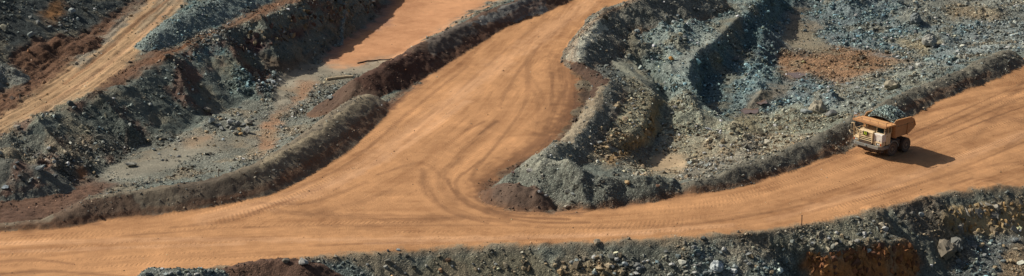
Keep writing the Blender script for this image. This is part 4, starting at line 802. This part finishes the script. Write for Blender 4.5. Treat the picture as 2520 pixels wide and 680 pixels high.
# ---------------------------------------------------------------- mesh helpers for made things
class MB:
    def __init__(s): s.bm = bmesh.new()
    def box(s, c, d, rot=None, taper=None):
        v = []
        for z in (-1, 1):
            for x, y in ((-1, -1), (1, -1), (1, 1), (-1, 1)):
                k = taper if (taper and z > 0) else (1, 1)
                p = Vector((x*d[0]/2*k[0], y*d[1]/2*k[1], z*d[2]/2))
                if rot: p = Euler(rot).to_matrix() @ p
                v.append(s.bm.verts.new(p+Vector(c)))
        for f in ((3,2,1,0),(4,5,6,7),(0,1,5,4),(1,2,6,5),(2,3,7,6),(3,0,4,7)): s.bm.faces.new([v[i] for i in f])
        return s
    def prism(s, pts, axis, a, b):     # polygon in the other two axes, extruded along axis from a to b
        def mk(p, t): return Vector({'x': (t, p[0], p[1]), 'y': (p[0], t, p[1]), 'z': (p[0], p[1], t)}[axis])
        A = [s.bm.verts.new(mk(p, a)) for p in pts]; B = [s.bm.verts.new(mk(p, b)) for p in pts]
        s.bm.faces.new(A[::-1]); s.bm.faces.new(B)
        for i in range(len(pts)): j = (i+1) % len(pts); s.bm.faces.new([A[i], A[j], B[j], B[i]])
        return s
    def tube(s, pts, r, n=8, cap=True):
        pts = [Vector(p) for p in pts]; rings = []; up = Vector((0, 0, 1))
        for i, p in enumerate(pts):
            d = (pts[min(i+1, len(pts)-1)]-pts[max(i-1, 0)]).normalized(); a = d.cross(up)
            if a.length < .05: a = d.cross(Vector((0, 1, 0)))
            a.normalize(); b = a.cross(d).normalized(); rr = r[i] if isinstance(r, (list, tuple)) else r
            rings.append([s.bm.verts.new(p+(a*cos(2*pi*k/n)+b*sin(2*pi*k/n))*rr) for k in range(n)])
        for A, B in zip(rings[:-1], rings[1:]):
            for k in range(n): s.bm.faces.new([A[k], A[(k+1) % n], B[(k+1) % n], B[k]])
        if cap: s.bm.faces.new(rings[0][::-1]); s.bm.faces.new(rings[-1])
        return s
    def lathe(s, prof, c, axis='x', n=32):   # prof: (along, radius)
        rings = []
        for t, r in prof:
            ring = []
            for k in range(n):
                a = 2*pi*k/n; u, v = cos(a)*r, sin(a)*r
                ring.append(s.bm.verts.new(Vector(c)+(Vector((t, u, v)) if axis == 'x' else Vector((u, t, v)) if axis == 'y' else Vector((u, v, t)))))
            rings.append(ring)
        for A, B in zip(rings[:-1], rings[1:]):
            for k in range(n): s.bm.faces.new([A[k], A[(k+1) % n], B[(k+1) % n], B[k]])
        s.bm.faces.new(rings[0][::-1]); s.bm.faces.new(rings[-1]); return s
    def build(s, name, mat, parent=None, smooth=False, bevel=0):
        bmesh.ops.recalc_face_normals(s.bm, faces=s.bm.faces)
        if bevel: bmesh.ops.bevel(s.bm, geom=[e for e in s.bm.edges if e.calc_face_angle(0) > .5], offset=bevel, segments=1, affect='EDGES', clamp_overlap=True)
        me = bpy.data.meshes.new(name); s.bm.to_mesh(me); s.bm.free(); me.materials.append(mat)
        if smooth:
            me.polygons.foreach_set('use_smooth', [True]*len(me.polygons)); me.set_sharp_from_angle(angle=R(40))
        o = bpy.data.objects.new(name, me); C.objects.link(o)
        if parent: o.parent = parent
        return o
def paint_mat(name, col, dirt=(.33,.19,.10), amt=.5, rough=.55, metal=0, scale=1.6, low=None):
    m, t, bs = new_mat(name); tc = N(t, 'ShaderNodeTexCoord'); n = noise(t, tc.outputs['Object'], scale, 6, .65)
    f = math_(t, 'MULTIPLY', math_(t, 'SUBTRACT', n, .5-amt*.35), 3.0, clamp=True); f = math_(t, 'MULTIPLY', f, amt)
    n2 = noise(t, tc.outputs['Object'], 9, 4, .6)
    c = mix(t, f, col, dirt); c = mix(t, 1.0, c, math_(t, 'ADD', math_(t, 'MULTIPLY', n2, .5), .75), 'MULTIPLY')
    t.links.new(c, bs.inputs['Base Color']); bs.inputs['Roughness'].default_value = rough; bs.inputs['Metallic'].default_value = metal
    b = N(t, 'ShaderNodeBump'); b.inputs['Strength'].default_value = .25; b.inputs['Distance'].default_value = .03; t.links.new(n2, b.inputs['Height']); t.links.new(b.outputs[0], bs.inputs['Normal'])
    return m
CREAM = paint_mat('cream_paint', (.78,.62,.37), (.40,.24,.13), .45)
WHITE = paint_mat('white_paint', (.74,.71,.64), (.42,.26,.15), .35)
TRAY = paint_mat('tray_paint', (.52,.27,.11), (.34,.17,.08), .6, .65)
DECKM = paint_mat('canopy_paint', (.66,.34,.13), (.42,.22,.10), .45, .6)
GREYM = paint_mat('grey_steel', (.20,.215,.20), (.26,.17,.10), .4, .5)
DARKM = paint_mat('dark_steel', (.045,.036,.03), (.12,.07,.04), .6, .7)
RUBB = paint_mat('dusty_rubber', (.055,.045,.038), (.17,.105,.065), .65, .85, scale=1.1)
RIMM = paint_mat('dusty_rim', (.36,.25,.16), (.16,.10,.06), .6, .7)
BLK = paint_mat('black_plate', (.012,.012,.011), (.03,.02,.015), .2, .5)
YEL = paint_mat('yellow_green_digits', (.62,.78,.04), (.6,.7,.05), .1, .5)
GLS, t_, b_ = new_mat('cab_glass'); b_.inputs['Base Color'].default_value = (.012,.02,.018,1); b_.inputs['Roughness'].default_value = .12; b_.inputs['Specular IOR Level'].default_value = .4
LENS, t_, b_ = new_mat('lamp_lens'); b_.inputs['Base Color'].default_value = (.75,.75,.70,1); b_.inputs['Roughness'].default_value = .15
AMB, t_, b_ = new_mat('amber_lens'); b_.inputs['Base Color'].default_value = (.75,.12,.02,1); b_.inputs['Roughness'].default_value = .25
MIRR, t_, b_ = new_mat('mirror_glass'); b_.inputs['Base Color'].default_value = (.3,.33,.33,1); b_.inputs['Metallic'].default_value = .9; b_.inputs['Roughness'].default_value = .1

# ---------------------------------------------------------------- dump truck (front towards -y, x to the viewer's right)
truck = bpy.data.objects.new('dump_truck', None); C.objects.link(truck)
tag(truck, 'dusty cream and orange dump truck numbered 32 loaded with rock on the right hand road', 'dump truck')
FA_Y, RA_Y, TR_, WX = -1.55, 1.55, .96, 1.93
FRY = -4.42
def wheel(x, y, yaw=0, side=1):
    prof = [(-.24,.55),(-.27,.62),(-.30,.80),(-.27,.91),(-.18,.95),(.18,.95),(.27,.91),(.30,.80),(.27,.62),(.24,.55)]
    root = MB().lathe(prof, (0, 0, 0)).build('tyre', RUBB, truck, True); root.location = (x, y, TR_); root.rotation_euler.z = yaw
    lugs = MB()
    for k in range(26):
        for s_ in (-1, 1):
            aa = 2*pi*(k+(.5 if s_ > 0 else 0))/26
            lugs.box((s_*.15, cos(aa)*.955, sin(aa)*.955), (.24, .09, .05), rot=(aa-pi/2, 0, 0))
    lugs.build('tread_lugs', RUBB, root)['kind'] = 'stuff'
    s_ = side
    rp = [(-.20*s_,.54),(.22*s_,.54),(.25*s_,.56),(.255*s_,.50),(.12*s_,.46),(.08*s_,.30),(.02*s_,.26),(.02*s_,.22),(.28*s_,.20),(.30*s_,.15),(.31*s_,.02)]
    MB().lathe(rp, (0, 0, 0), n=28).build('rim', RIMM, root, True)
    nuts = MB()
    for k in range(12): nuts.box((.12*s_, cos(k*pi/6)*.36, sin(k*pi/6)*.36), (.06,.05,.05))
    nuts.build('wheel_nuts', DARKM, root); return root
wheel(WX, FA_Y, R(-6), 1); wheel(-WX, FA_Y, R(-6), -1)
for s_ in (1, -1): wheel(WX*s_, RA_Y, 0, s_); wheel(1.27*s_, RA_Y, 0, s_)
MB().tube([(-1.8,RA_Y,TR_),(-.6,RA_Y,TR_),(.6,RA_Y,TR_),(1.8,RA_Y,TR_)], [.22,.42,.42,.22], 12).build('rear_axle', DARKM, truck)
MB().tube([(-1.8,FA_Y,TR_),(1.8,FA_Y,TR_)], .14, 10).build('front_axle', DARKM, truck)
f = MB()
for s_ in (-1, 1): f.box((s_*.55, -.8, 1.55), (.24, 6.6, .5))
f.box((0, -2.8, 1.4), (1.3, .3, .5)); f.box((0, .1, 1.5), (1.3, .3, .4)); f.box((0, 2.35, 1.55), (1.4, .25, .45))
f.build('chassis_frame', DARKM, truck, bevel=.02)
MB().tube([(.9,-.6,1.4),(.9,.3,2.6)], [.14,.10], 10).tube([(-.9,-.6,1.4),(-.9,.3,2.6)], [.14,.10], 10).build('hoist_cylinder', DARKM, truck)
MB().box((1.55,-.10,1.55), (.8,1.0,.8)).build('fuel_tank', DARKM, truck, bevel=.08)
MB().box((-1.55,-.10,1.55), (.8,1.0,.8)).build('oil_tank', DARKM, truck, bevel=.08)
BW = 2.38
MB().prism([(-BW,FRY+.5),(-1.85,FRY),(1.85,FRY),(BW,FRY+.5),(BW,FRY+1.5),(BW-.15,FRY+1.5),(BW-.2,FRY+.62),(1.75,FRY+.25),(-1.75,FRY+.25),(-BW+.2,FRY+.62),(-BW+.15,FRY+1.5),(-BW,FRY+1.5)], 'z', 1.28, 1.70).build('bumper', GREYM, truck, bevel=.02)
MB().box((-.1,FRY-.06,1.46), (.26,.14,.24)).build('tow_hook', GREYM, truck, bevel=.03)
MB().box((0,FRY+.5,1.08), (3.0,.5,.38)).box((1.7,FRY+1.0,1.0),(.4,.6,.55)).build('bumper_bracket', DARKM, truck)
for s_, x0, x1 in ((-1, -2.22, -1.36), (1, .90, 2.22)):
    cx = (x0+x1)/2; ww = x1-x0
    hb = MB().box((cx, FRY+.62, 2.0), (ww, .80, .58)).build('front_panel', CREAM, truck, bevel=.03)
    lx = cx+(.18 if s_ > 0 else 0)
    MB().box((lx, FRY+.213, 1.96), (.80, .02, .30)).build('lamp_recess', BLK, hb)
    for dx in (-.10, .15): MB().lathe([(-.04,.09),(0,.105),(.02,.105)], (lx+dx*1-s_*.02, FRY+.19, 1.96), 'y', 14).build('headlight', LENS, hb, True)
    MB().box((lx+s_*.32, FRY+.19, 1.96), (.11, .03, .19)).build('turn_light', AMB, hb)
GC, GY = -.23, FRY+.10          # grille
g = MB()
for s_ in (-1, 1): g.box((GC+s_*1.02, GY+.15, 2.62), (.13, .5, 1.34))
g.box((GC, GY+.15, 3.30), (2.17, .5, .13)); g.build('grille_surround', CREAM, truck, bevel=.02)
MB().box((GC, GY+.20, 2.62), (1.92, .3, 1.30)).build('radiator', BLK, truck)
MB().box((GC, GY-.02, 1.88), (2.0, .12, .32)).build('grille_base', DARKM, truck)
for k in range(5): MB().box((GC, GY-.03, 2.16+k*.235), (1.94, .06, .085), rot=(R(-8),0,0)).build('grille_slat', CREAM, truck)
MB().prism([(FRY+.1,3.36),(FRY+.3,3.42),(-2.0,3.55),(-2.0,1.9),(FRY+.6,1.75),(FRY+.1,2.6)], 'x', GC-.98, GC+.98).build('hood', CREAM, truck, bevel=.03)
pl = MB().box((GC-.02, GY-.16, 3.12), (.74, .05, .50)).build('number_plate', BLK, truck, bevel=.01)
cu = bpy.data.curves.new('digits', 'FONT'); cu.body = '32'; cu.size = .50; cu.align_x = 'CENTER'; cu.align_y = 'CENTER'; cu.offset = .006; cu.extrude = .008
tmp = bpy.data.objects.new('tmp', cu); C.objects.link(tmp); dg = bpy.context.evaluated_depsgraph_get(); dm = bpy.data.meshes.new_from_object(tmp.evaluated_get(dg)); bpy.data.objects.remove(tmp)
dm.materials.clear(); dm.materials.append(YEL); dg_ = bpy.data.objects.new('number', dm); C.objects.link(dg_); dg_.parent = pl; dg_.location = (GC-.02, GY-.20, 3.12); dg_.rotation_euler = (R(90), 0, 0)
# cab on the viewer's right
KX0, KX1 = .92, 2.22; CY0, CY1 = FRY+.72, -2.25; KC = (KX0+KX1)/2; KW = KX1-KX0
MB().box((KC, FRY+.80, 2.80), (KW, 1.10, 1.02)).build('cab_nose', WHITE, truck, bevel=.05)
for dx in (-.32, .28): MB().box((KC+dx, FRY+.235, 2.45), (.07,.04,.16)).build('nose_latch', DARKM, truck)
MB().box((KC, (FRY+1.35+CY1)/2, 2.55), (KW-.04, CY1-FRY-1.35, 1.55)).build('cab_base', CREAM, truck, bevel=.03)
cabf = MB(); zb, zt = 3.30, 4.12; cm = (CY0+CY1)/2+.05
for x in (KX0+.05, KX1-.05):
    for y in (CY0, cm, CY1): cabf.box((x, y, (zb+zt)/2), (.10, .10, zt-zb))
cabf.box((KC, CY0, zt), (KW,.10,.10)).box((KC, CY0, zb+.02), (KW,.11,.10)).box((KX1-.05,(CY0+CY1)/2,zb+.02),(.11,CY1-CY0,.12)).box((KX0+.05,(CY0+CY1)/2,zb+.02),(.11,CY1-CY0,.12)).box((KC,CY1+.02,3.7),(KW,.08,.9))
cabf.build('cab_frame', CREAM, truck, bevel=.01)
MB().box((KC, (CY0+CY1)/2-.04, zt+.07), (KW+.12, CY1-CY0+.22, .10)).build('cab_roof', CREAM, truck, bevel=.03)
MB().box((KC, CY0+.005, (zb+zt)/2+.03), (KW-.18,.02,.70)).build('windscreen', GLS, truck)
for y0, y1 in ((CY0+.05, cm-.05), (cm+.05, CY1-.05)):
    for x in (KX1-.045, KX0+.045): MB().box((x, (y0+y1)/2, (zb+zt)/2+.03), (.02, y1-y0, .70)).build('side_window', GLS, truck)
dr = MB().box((KX1+.02, (CY0+CY1)/2+.15, 2.75), (.05, .95, 1.0)).build('cab_door', CREAM, truck, bevel=.01)
MB().box((KX1+.06, CY0+.55, 3.0), (.03,.16,.05)).build('door_handle', DARKM, dr)
MB().box((KC,cm+.2,3.45),(.5,.45,.6)).build('driver_seat', DARKM, truck, bevel=.05)
mr = MB().tube([(KX1,CY0-.05,3.9),(KX1+.22,CY0-.12,3.95),(KX1+.22,CY0-.12,3.6)], .025, 6).build('mirror_arm', CREAM, truck)
MB().box((KX1+.22,CY0-.14,3.65),(.22,.06,.5)).build('mirror', DARKM, mr, bevel=.02)
# deck, rails, mirror and ladder on the other side
MB().box((-1.80, -3.0, 2.33), (.98, 2.0, .08)).box((-1.80,-2.5,2.0),(.9,1.0,.55)).build('left_deck', CREAM, truck, bevel=.01)
rl = MB()
for x, y in ((-2.25,FRY+.4),(-1.40,FRY+.4),(-2.25,-2.2)): rl.tube([(x,y,2.3),(x,y,3.3)], .04, 6)
rl.tube([(-2.25,-2.2,3.3),(-2.25,FRY+.4,3.3),(-1.40,FRY+.4,3.2)], .04, 6).tube([(-2.25,-2.2,2.8),(-2.25,FRY+.4,2.8),(-1.40,FRY+.4,2.75)], .035, 6)
rl.tube([(-1.45,FRY+.35,2.4),(-2.2,FRY+.35,3.6)], .045, 6).build('deck_rail', CREAM, truck)
mp = MB().tube([(-2.32,FRY+.3,1.7),(-2.32,FRY+.3,3.95),(-2.6,FRY+.28,4.0)], .06, 6).build('mirror_post', CREAM, truck)
MB().box((-2.62,FRY+.28,3.5),(.38,.08,.95)).build('mirror_frame', CREAM, mp, bevel=.02); MB().box((-2.62,FRY+.235,3.5),(.26,.02,.80)).build('mirror_back', BLK, mp); MB().box((-2.62,FRY+.33,3.5),(.29,.02,.84)).build('mirror_glass', MIRR, mp)
ld = MB()
for x in (-2.36,-1.98): ld.tube([(x,FRY+.15,1.0),(x,FRY+.25,2.3)], .03, 6)
for k in range(4): ld.tube([(-2.36,FRY+.17+k*.03,1.15+k*.32),(-1.98,FRY+.17+k*.03,1.15+k*.32)], .022, 6)
ld.build('ladder', GREYM, truck)
MB().tube([(-1.75,-3.3,3.0),(-1.65,-3.0,3.05),(-1.45,-2.8,3.15),(-1.32,-2.75,3.4),(-1.34,-2.8,3.75),(-1.5,-2.95,3.98),(-1.75,-3.15,4.02)], [.26,.25,.21,.17,.16,.15,.15], 12).build('intake_pipe', CREAM, truck, True)
MB().tube([(-.45,-2.3,3.84),(.72,-2.3,3.84)], .26, 14).build('air_tank', WHITE, truck, True)
for s_ in (1, -1):
    arc = [(FA_Y+cos(a)*1.24, TR_+sin(a)*1.18) for a in [R(8+160*k/12) for k in range(13)]]; inn = [(FA_Y+cos(a)*1.12, TR_+sin(a)*1.06) for a in [R(168-160*k/12) for k in range(13)]]
    a_, b2 = (1.55, 2.28) if s_ > 0 else (-2.28, -1.55)
    MB().prism(arc+inn, 'x', a_, b2).build('fender', GREYM, truck)
HW = 2.40
side = [(-1.75,2.55),(-2.05,4.35),(-1.95,4.62),(-1.55,4.92),(1.80,4.84),(2.6,4.42),(3.0,3.55),(2.75,3.2),(1.75,2.68),(.8,2.55)]
for s_ in (1, -1):
    sp = MB().prism(side, 'x', *((HW-.09, HW) if s_ > 0 else (-HW, -HW+.09))).build('tray_side', TRAY, truck, bevel=.015)
    x = s_*(HW+.07)
    MB().box((x, -1.62, 3.35), (.14,.24,1.65), rot=(R(10),0,0)).build('tray_rib', TRAY, sp)
    MB().box((x, 1.10, 3.3), (.13,.14,1.55)).build('tray_rib', TRAY, sp)
    MB().box((s_*(HW+.05), 2.72, 3.85), (.12,.12,.75), rot=(R(22),0,0)).build('tray_rib', TRAY, sp)
    MB().box((s_*(HW+.04), .4, 3.95), (.07,3.9,.10)).build('side_rail', TRAY, sp)
    MB().box((s_*(HW+.02), .12, 4.86), (.16,3.3,.10), rot=(R(-1.4),0,0)).build('top_rail', DECKM, sp)
MB().prism([(-1.75,2.55),(.8,2.55),(1.75,2.68),(3.0,3.55),(2.9,3.68),(1.7,2.82),(.8,2.68),(-1.65,2.68)], 'x', -HW+.1, HW-.1).build('tray_floor', TRAY, truck)
MB().prism([(-1.75,2.55),(-1.60,2.55),(-1.75,4.5),(-1.9,4.5)], 'x', -HW+.1, HW-.1).build('tray_front_wall', TRAY, truck)
CF = -4.10
MB().prism([(CF,4.38),(CF,4.52),(-1.92,4.50),(-1.80,4.30)], 'x', -2.64, 2.64).build('canopy', DECKM, truck, bevel=.01)
MB().box((0,CF-.02,4.42),(5.32,.08,.26)).build('canopy_lip', TRAY, truck, bevel=.01)
for x in (-1.7,-.55,.55,1.7): MB().box((x,-2.7,4.28),(.1,1.8,.2)).build('canopy_brace', TRAY, truck)
cr = MB()
for x in (-2.56,-1.28,0,1.28,2.56): cr.tube([(x,CF+.08,4.45),(x,CF+.08,4.95)], .045, 6)
cr.tube([(-2.56,CF+.08,4.95),(2.56,CF+.08,4.95)], .045, 6)
for s_ in (-1, 1): cr.tube([(s_*2.56,CF+.08,4.95),(s_*2.56,CF+1.3,4.95),(s_*2.56,CF+1.3,4.45)], .045, 6)
cr.build('canopy_rail', TRAY, truck)
for s_ in (-1, 1): MB().prism([(s_*1.9-.3,3.2),(s_*1.9+.3,3.2),(s_*1.9+.3,4.3),(s_*1.9-.3,4.3)], 'y', -2.05, -1.88).build('headboard_post', TRAY, truck)

# put the truck on the road: position from where its tyres stand, tilt from the road under it
ex = EXT; ez = ex.cross(EYT).normalized(); ey = ez.cross(ex); q = [Vector((c0.x, c0.y, zat(c0.x, c0.y)))]
M4 = Matrix((ex, ey, ez)).transposed().to_4x4(); M4.translation = q[0]-ez*.02; truck.matrix_world = M4

# load: a heap of blasted rock lying in the tray
def join_rocks(name, items, mat, label, cat, core=None):
    V = []; F = []; Cc = []; o = 0
    srcs = [m_ for m_ in (ob.data for ob in SRC.objects)]
    dat = [(np.array([v.co[:] for v in m_.vertices]), [tuple(p.vertices) for p in m_.polygons]) for m_ in srcs]
    for p, s, col in items:
        v, f_ = random.choice(dat); Rm = np.array(Euler((random.uniform(0, 6), random.uniform(0, 6), random.uniform(0, 6))).to_matrix())
        vv = (v*np.array(s))@Rm.T+np.array(p); V.append(vv); F += [tuple(i+o for i in g) for g in f_]; Cc.append(np.tile(np.array([*col, 1.0]), (len(v), 1))); o += len(v)
    if core is not None:
        v, f_, col = core; V.append(v); F += [tuple(i+o for i in g) for g in f_]; Cc.append(np.tile(np.array([*col, 1.0]), (len(v), 1)))
    V = np.concatenate(V); Cc = np.concatenate(Cc); me = bpy.data.meshes.new(name); me.from_pydata(V.tolist(), [], F); me.update()
    me.attributes.new('rc', 'FLOAT_COLOR', 'POINT').data.foreach_set('color', Cc.astype(np.float32).ravel()); me.materials.append(mat)
    ob = bpy.data.objects.new(name, me); C.objects.link(ob); tag(ob, label, cat, kind='stuff'); return ob
def heap(x, y):
    a = max(0, 1-((x+.1)/2.35)**2)**.75*max(0, 1-((y-.15)/2.25)**2)**.75
    return 4.15+1.75*a
items = []
for k in range(900):
    x = random.uniform(-2.2, 2.2); y = random.uniform(-1.6, 2.4); z = heap(x, y)
    s = random.choice((.2,.26,.34,.46,.6)); b = random.choice((.3,.5,.8,1.0,1.3,1.6))*random.uniform(.85,1.15)
    items.append(((x, y, z-.02+random.uniform(-.1,.1)), (s, s*.8, s*.7), tuple(c*b for c in (.27,.34,.31))))
gn_ = 16; cv = []; cf = []
for i in range(gn_):
    for j in range(gn_):
        x = -2.26+4.52*i/(gn_-1); y = -1.62+4.1*j/(gn_-1); cv.append((x, y, heap(x, y)-.12))
for i in range(gn_-1):
    for j in range(gn_-1): a = i*gn_+j; cf.append((a, a+gn_, a+gn_+1, a+1))
load = join_rocks('ore_load', items, RM_G, 'heap of teal grey broken rock filling the tray of the truck', 'ore load', (np.array(cv), cf, (.07,.085,.08)))
load.matrix_world = M4

# ---------------------------------------------------------------- small things in the pit
WOOD = paint_mat('weathered_timber', (.62,.50,.32), (.35,.25,.15), .3, .85); RUSTM = paint_mat('rusty_steel', (.10,.045,.03), (.05,.03,.02), .5, .8)
REDM = paint_mat('red_paint', (.55,.06,.04), (.4,.1,.06), .3); HOSE = paint_mat('black_hose', (.035,.028,.024), (.12,.07,.04), .4, .7)
def post(px, py, hpx, r, mat, label, lean=0):
    p = hit(px, py); d = (Vector(CAMP)-p).length; h = hpx*d/FPX/CE
    o = bpy.data.objects.new('marker_post', None); C.objects.link(o); o.location = p; o.rotation_euler = (0, lean, 0); tag(o, label, 'post')
    MB().tube([(0,0,-.3),(0,0,h)], r, 8).build('post_shaft', mat, o); MB().lathe([(h-.02, r*1.5),(h+.05, r*1.5)], (0,0,0), 'z', 8).build('post_cap', mat, o); return o
post(538, 434, 16, .05, RUSTM, 'thin rusty marker post standing on the left earth berm', .05)
post(1973, 557, 26, .055, RUSTM, 'thin rusty marker post on the lower road edge at the right', -.02)
p = hit(1262, 434); mk = bpy.data.objects.new('road_marker', None); C.objects.link(mk); mk.location = p; tag(mk, 'small red and white striped marker beside the brown mound at the junction', 'marker')
MB().tube([(0,0,-.2),(0,0,.55)], .04, 6).build('marker_stake', RUSTM, mk)
MB().box((0,-.05,.50),(.42,.04,.20)).build('marker_board', WHITE, mk); MB().box((-.10,-.076,.50),(.10,.012,.202)).box((.12,-.076,.50),(.10,.012,.202)).build('marker_stripe', REDM, mk)
# timber lying on the clay, and the dark hose crossing it
def lying(pts_px, r, mat, name, label, cat, flat=False):
    pts_ = [hit(a, b) for a, b in pts_px]; out = []
    for a, b in zip(pts_[:-1], pts_[1:]):
        for k in range(4): v = a.lerp(b, k/4); out.append(Vector((v.x, v.y, zat(v.x, v.y)+r*.8)))
    out.append(pts_[-1]+Vector((0,0,r*.8))); o = MB().tube(out, r, 8).build(name, mat); tag(o, label, cat); return o
lying([(803,198),(828,194),(850,192),(868,191)], .2, WOOD, 'timber_log', 'pale crooked log lying on the wet clay behind the ramp berm', 'log')
lying([(880,157),(905,151),(935,149),(965,146),(990,147)], .10, HOSE, 'hose', 'dark hose snaking over the orange mud behind the ramp berm', 'hose')
# puddles on the floor of the right pit
PUD, t_, b_ = new_mat('muddy_water'); b_.inputs['Base Color'].default_value = (.15,.10,.075,1); b_.inputs['Roughness'].default_value = .06; b_.inputs['Specular IOR Level'].default_value = .6
def puddle(px, py, rx, ry, label):
    p = hit(px, py); i, j = gi(p.x, p.y); bm = bmesh.new(); vs = []
    zs = float(np.mean([zat(p.x+rx*.5*cos(a), p.y+ry*.5*sin(a)) for a in np.linspace(0, 6.28, 9)]))+.05
    for k in range(40):
        a = 2*pi*k/40; q_ = 1+.35*float(fbm(np.array([cos(a)*1.3+px]), np.array([sin(a)*1.3]), 3, 3)[0])
        vs.append(bm.verts.new((rx*cos(a)*q_, ry*sin(a)*q_, 0)))
    bm.faces.new(vs); me = bpy.data.meshes.new('puddle'); bm.to_mesh(me); bm.free(); me.materials.append(PUD); o = bpy.data.objects.new('puddle', me); C.objects.link(o); o.location = (p.x, p.y, zs); tag(o, label, kind='structure')
puddle(1955, 186, 1.9, 1.5, 'reddish brown puddle in the rubble of the right pit')
puddle(1842, 272, 1.4, 2.2, 'grey brown puddle at the foot of the teal rubble slope')
puddle(1872, 250, 1.0, 1.6, 'small brown puddle in the gully left of the gravel')

# cracked rock faces: angular blocks standing out of the cuts
def outcrop(poly, cnt, sizes, cols_, name, label):
    p = np.array(poly); it = []
    while len(it) < cnt:
        x = random.uniform(p[:,0].min(), p[:,0].max()); y = random.uniform(p[:,1].min(), p[:,1].max())
        if not inside(poly, np.array([x]), np.array([y]))[0]: continue
        h_ = hit(x, y); a = random.uniform(*sizes); c = random.choice(cols_); b = random.uniform(.6, 1.25)
        it.append(((h_.x, h_.y+a*.12, h_.z-a*.05), (a, a*random.uniform(.6, 1), a*random.uniform(.5, .9)), tuple(v*b for v in c)))
    join_rocks(name, it, RM_G, label, 'rock face')
OC = [(.36,.26,.13),(.33,.21,.09),(.28,.22,.14),(.24,.22,.18)]
outcrop([(2332,512),(2400,507),(2520,502),(2520,574),(2460,578),(2400,576),(2345,572)], 170, (.7,1.8), OC, 'ochre_rock_face', 'cracked ochre rock face below the right end of the road')
outcrop([(1985,622),(2050,628),(2120,616),(2190,608),(2244,602),(2256,640),(2256,678),(1990,678)], 190, (.7,2.0), [(.26,.11,.04),(.20,.08,.03),(.32,.15,.05),(.14,.065,.035)], 'rusty_rock_face', 'rusty brown cliff under the ledge on the bottom edge')
outcrop([(1598,285),(1610,290),(1605,330),(1560,368),(1505,405),(1480,398),(1550,352),(1594,315)], 110, (.5,1.3), [(.33,.22,.10),(.27,.18,.09),(.22,.17,.11)], 'ochre_rock_face', 'small ochre cliff dropping from the stony terrace into the hollow')
outcrop([(560,100),(640,70),(745,30),(850,15),(930,10),(900,40),(800,60),(700,100),(600,130)], 120, (.7,1.9), [(.18,.16,.12),(.22,.17,.10),(.13,.125,.10),(.10,.06,.045)], 'rock_face', 'jagged grey brown rock along the top of the left bench face')
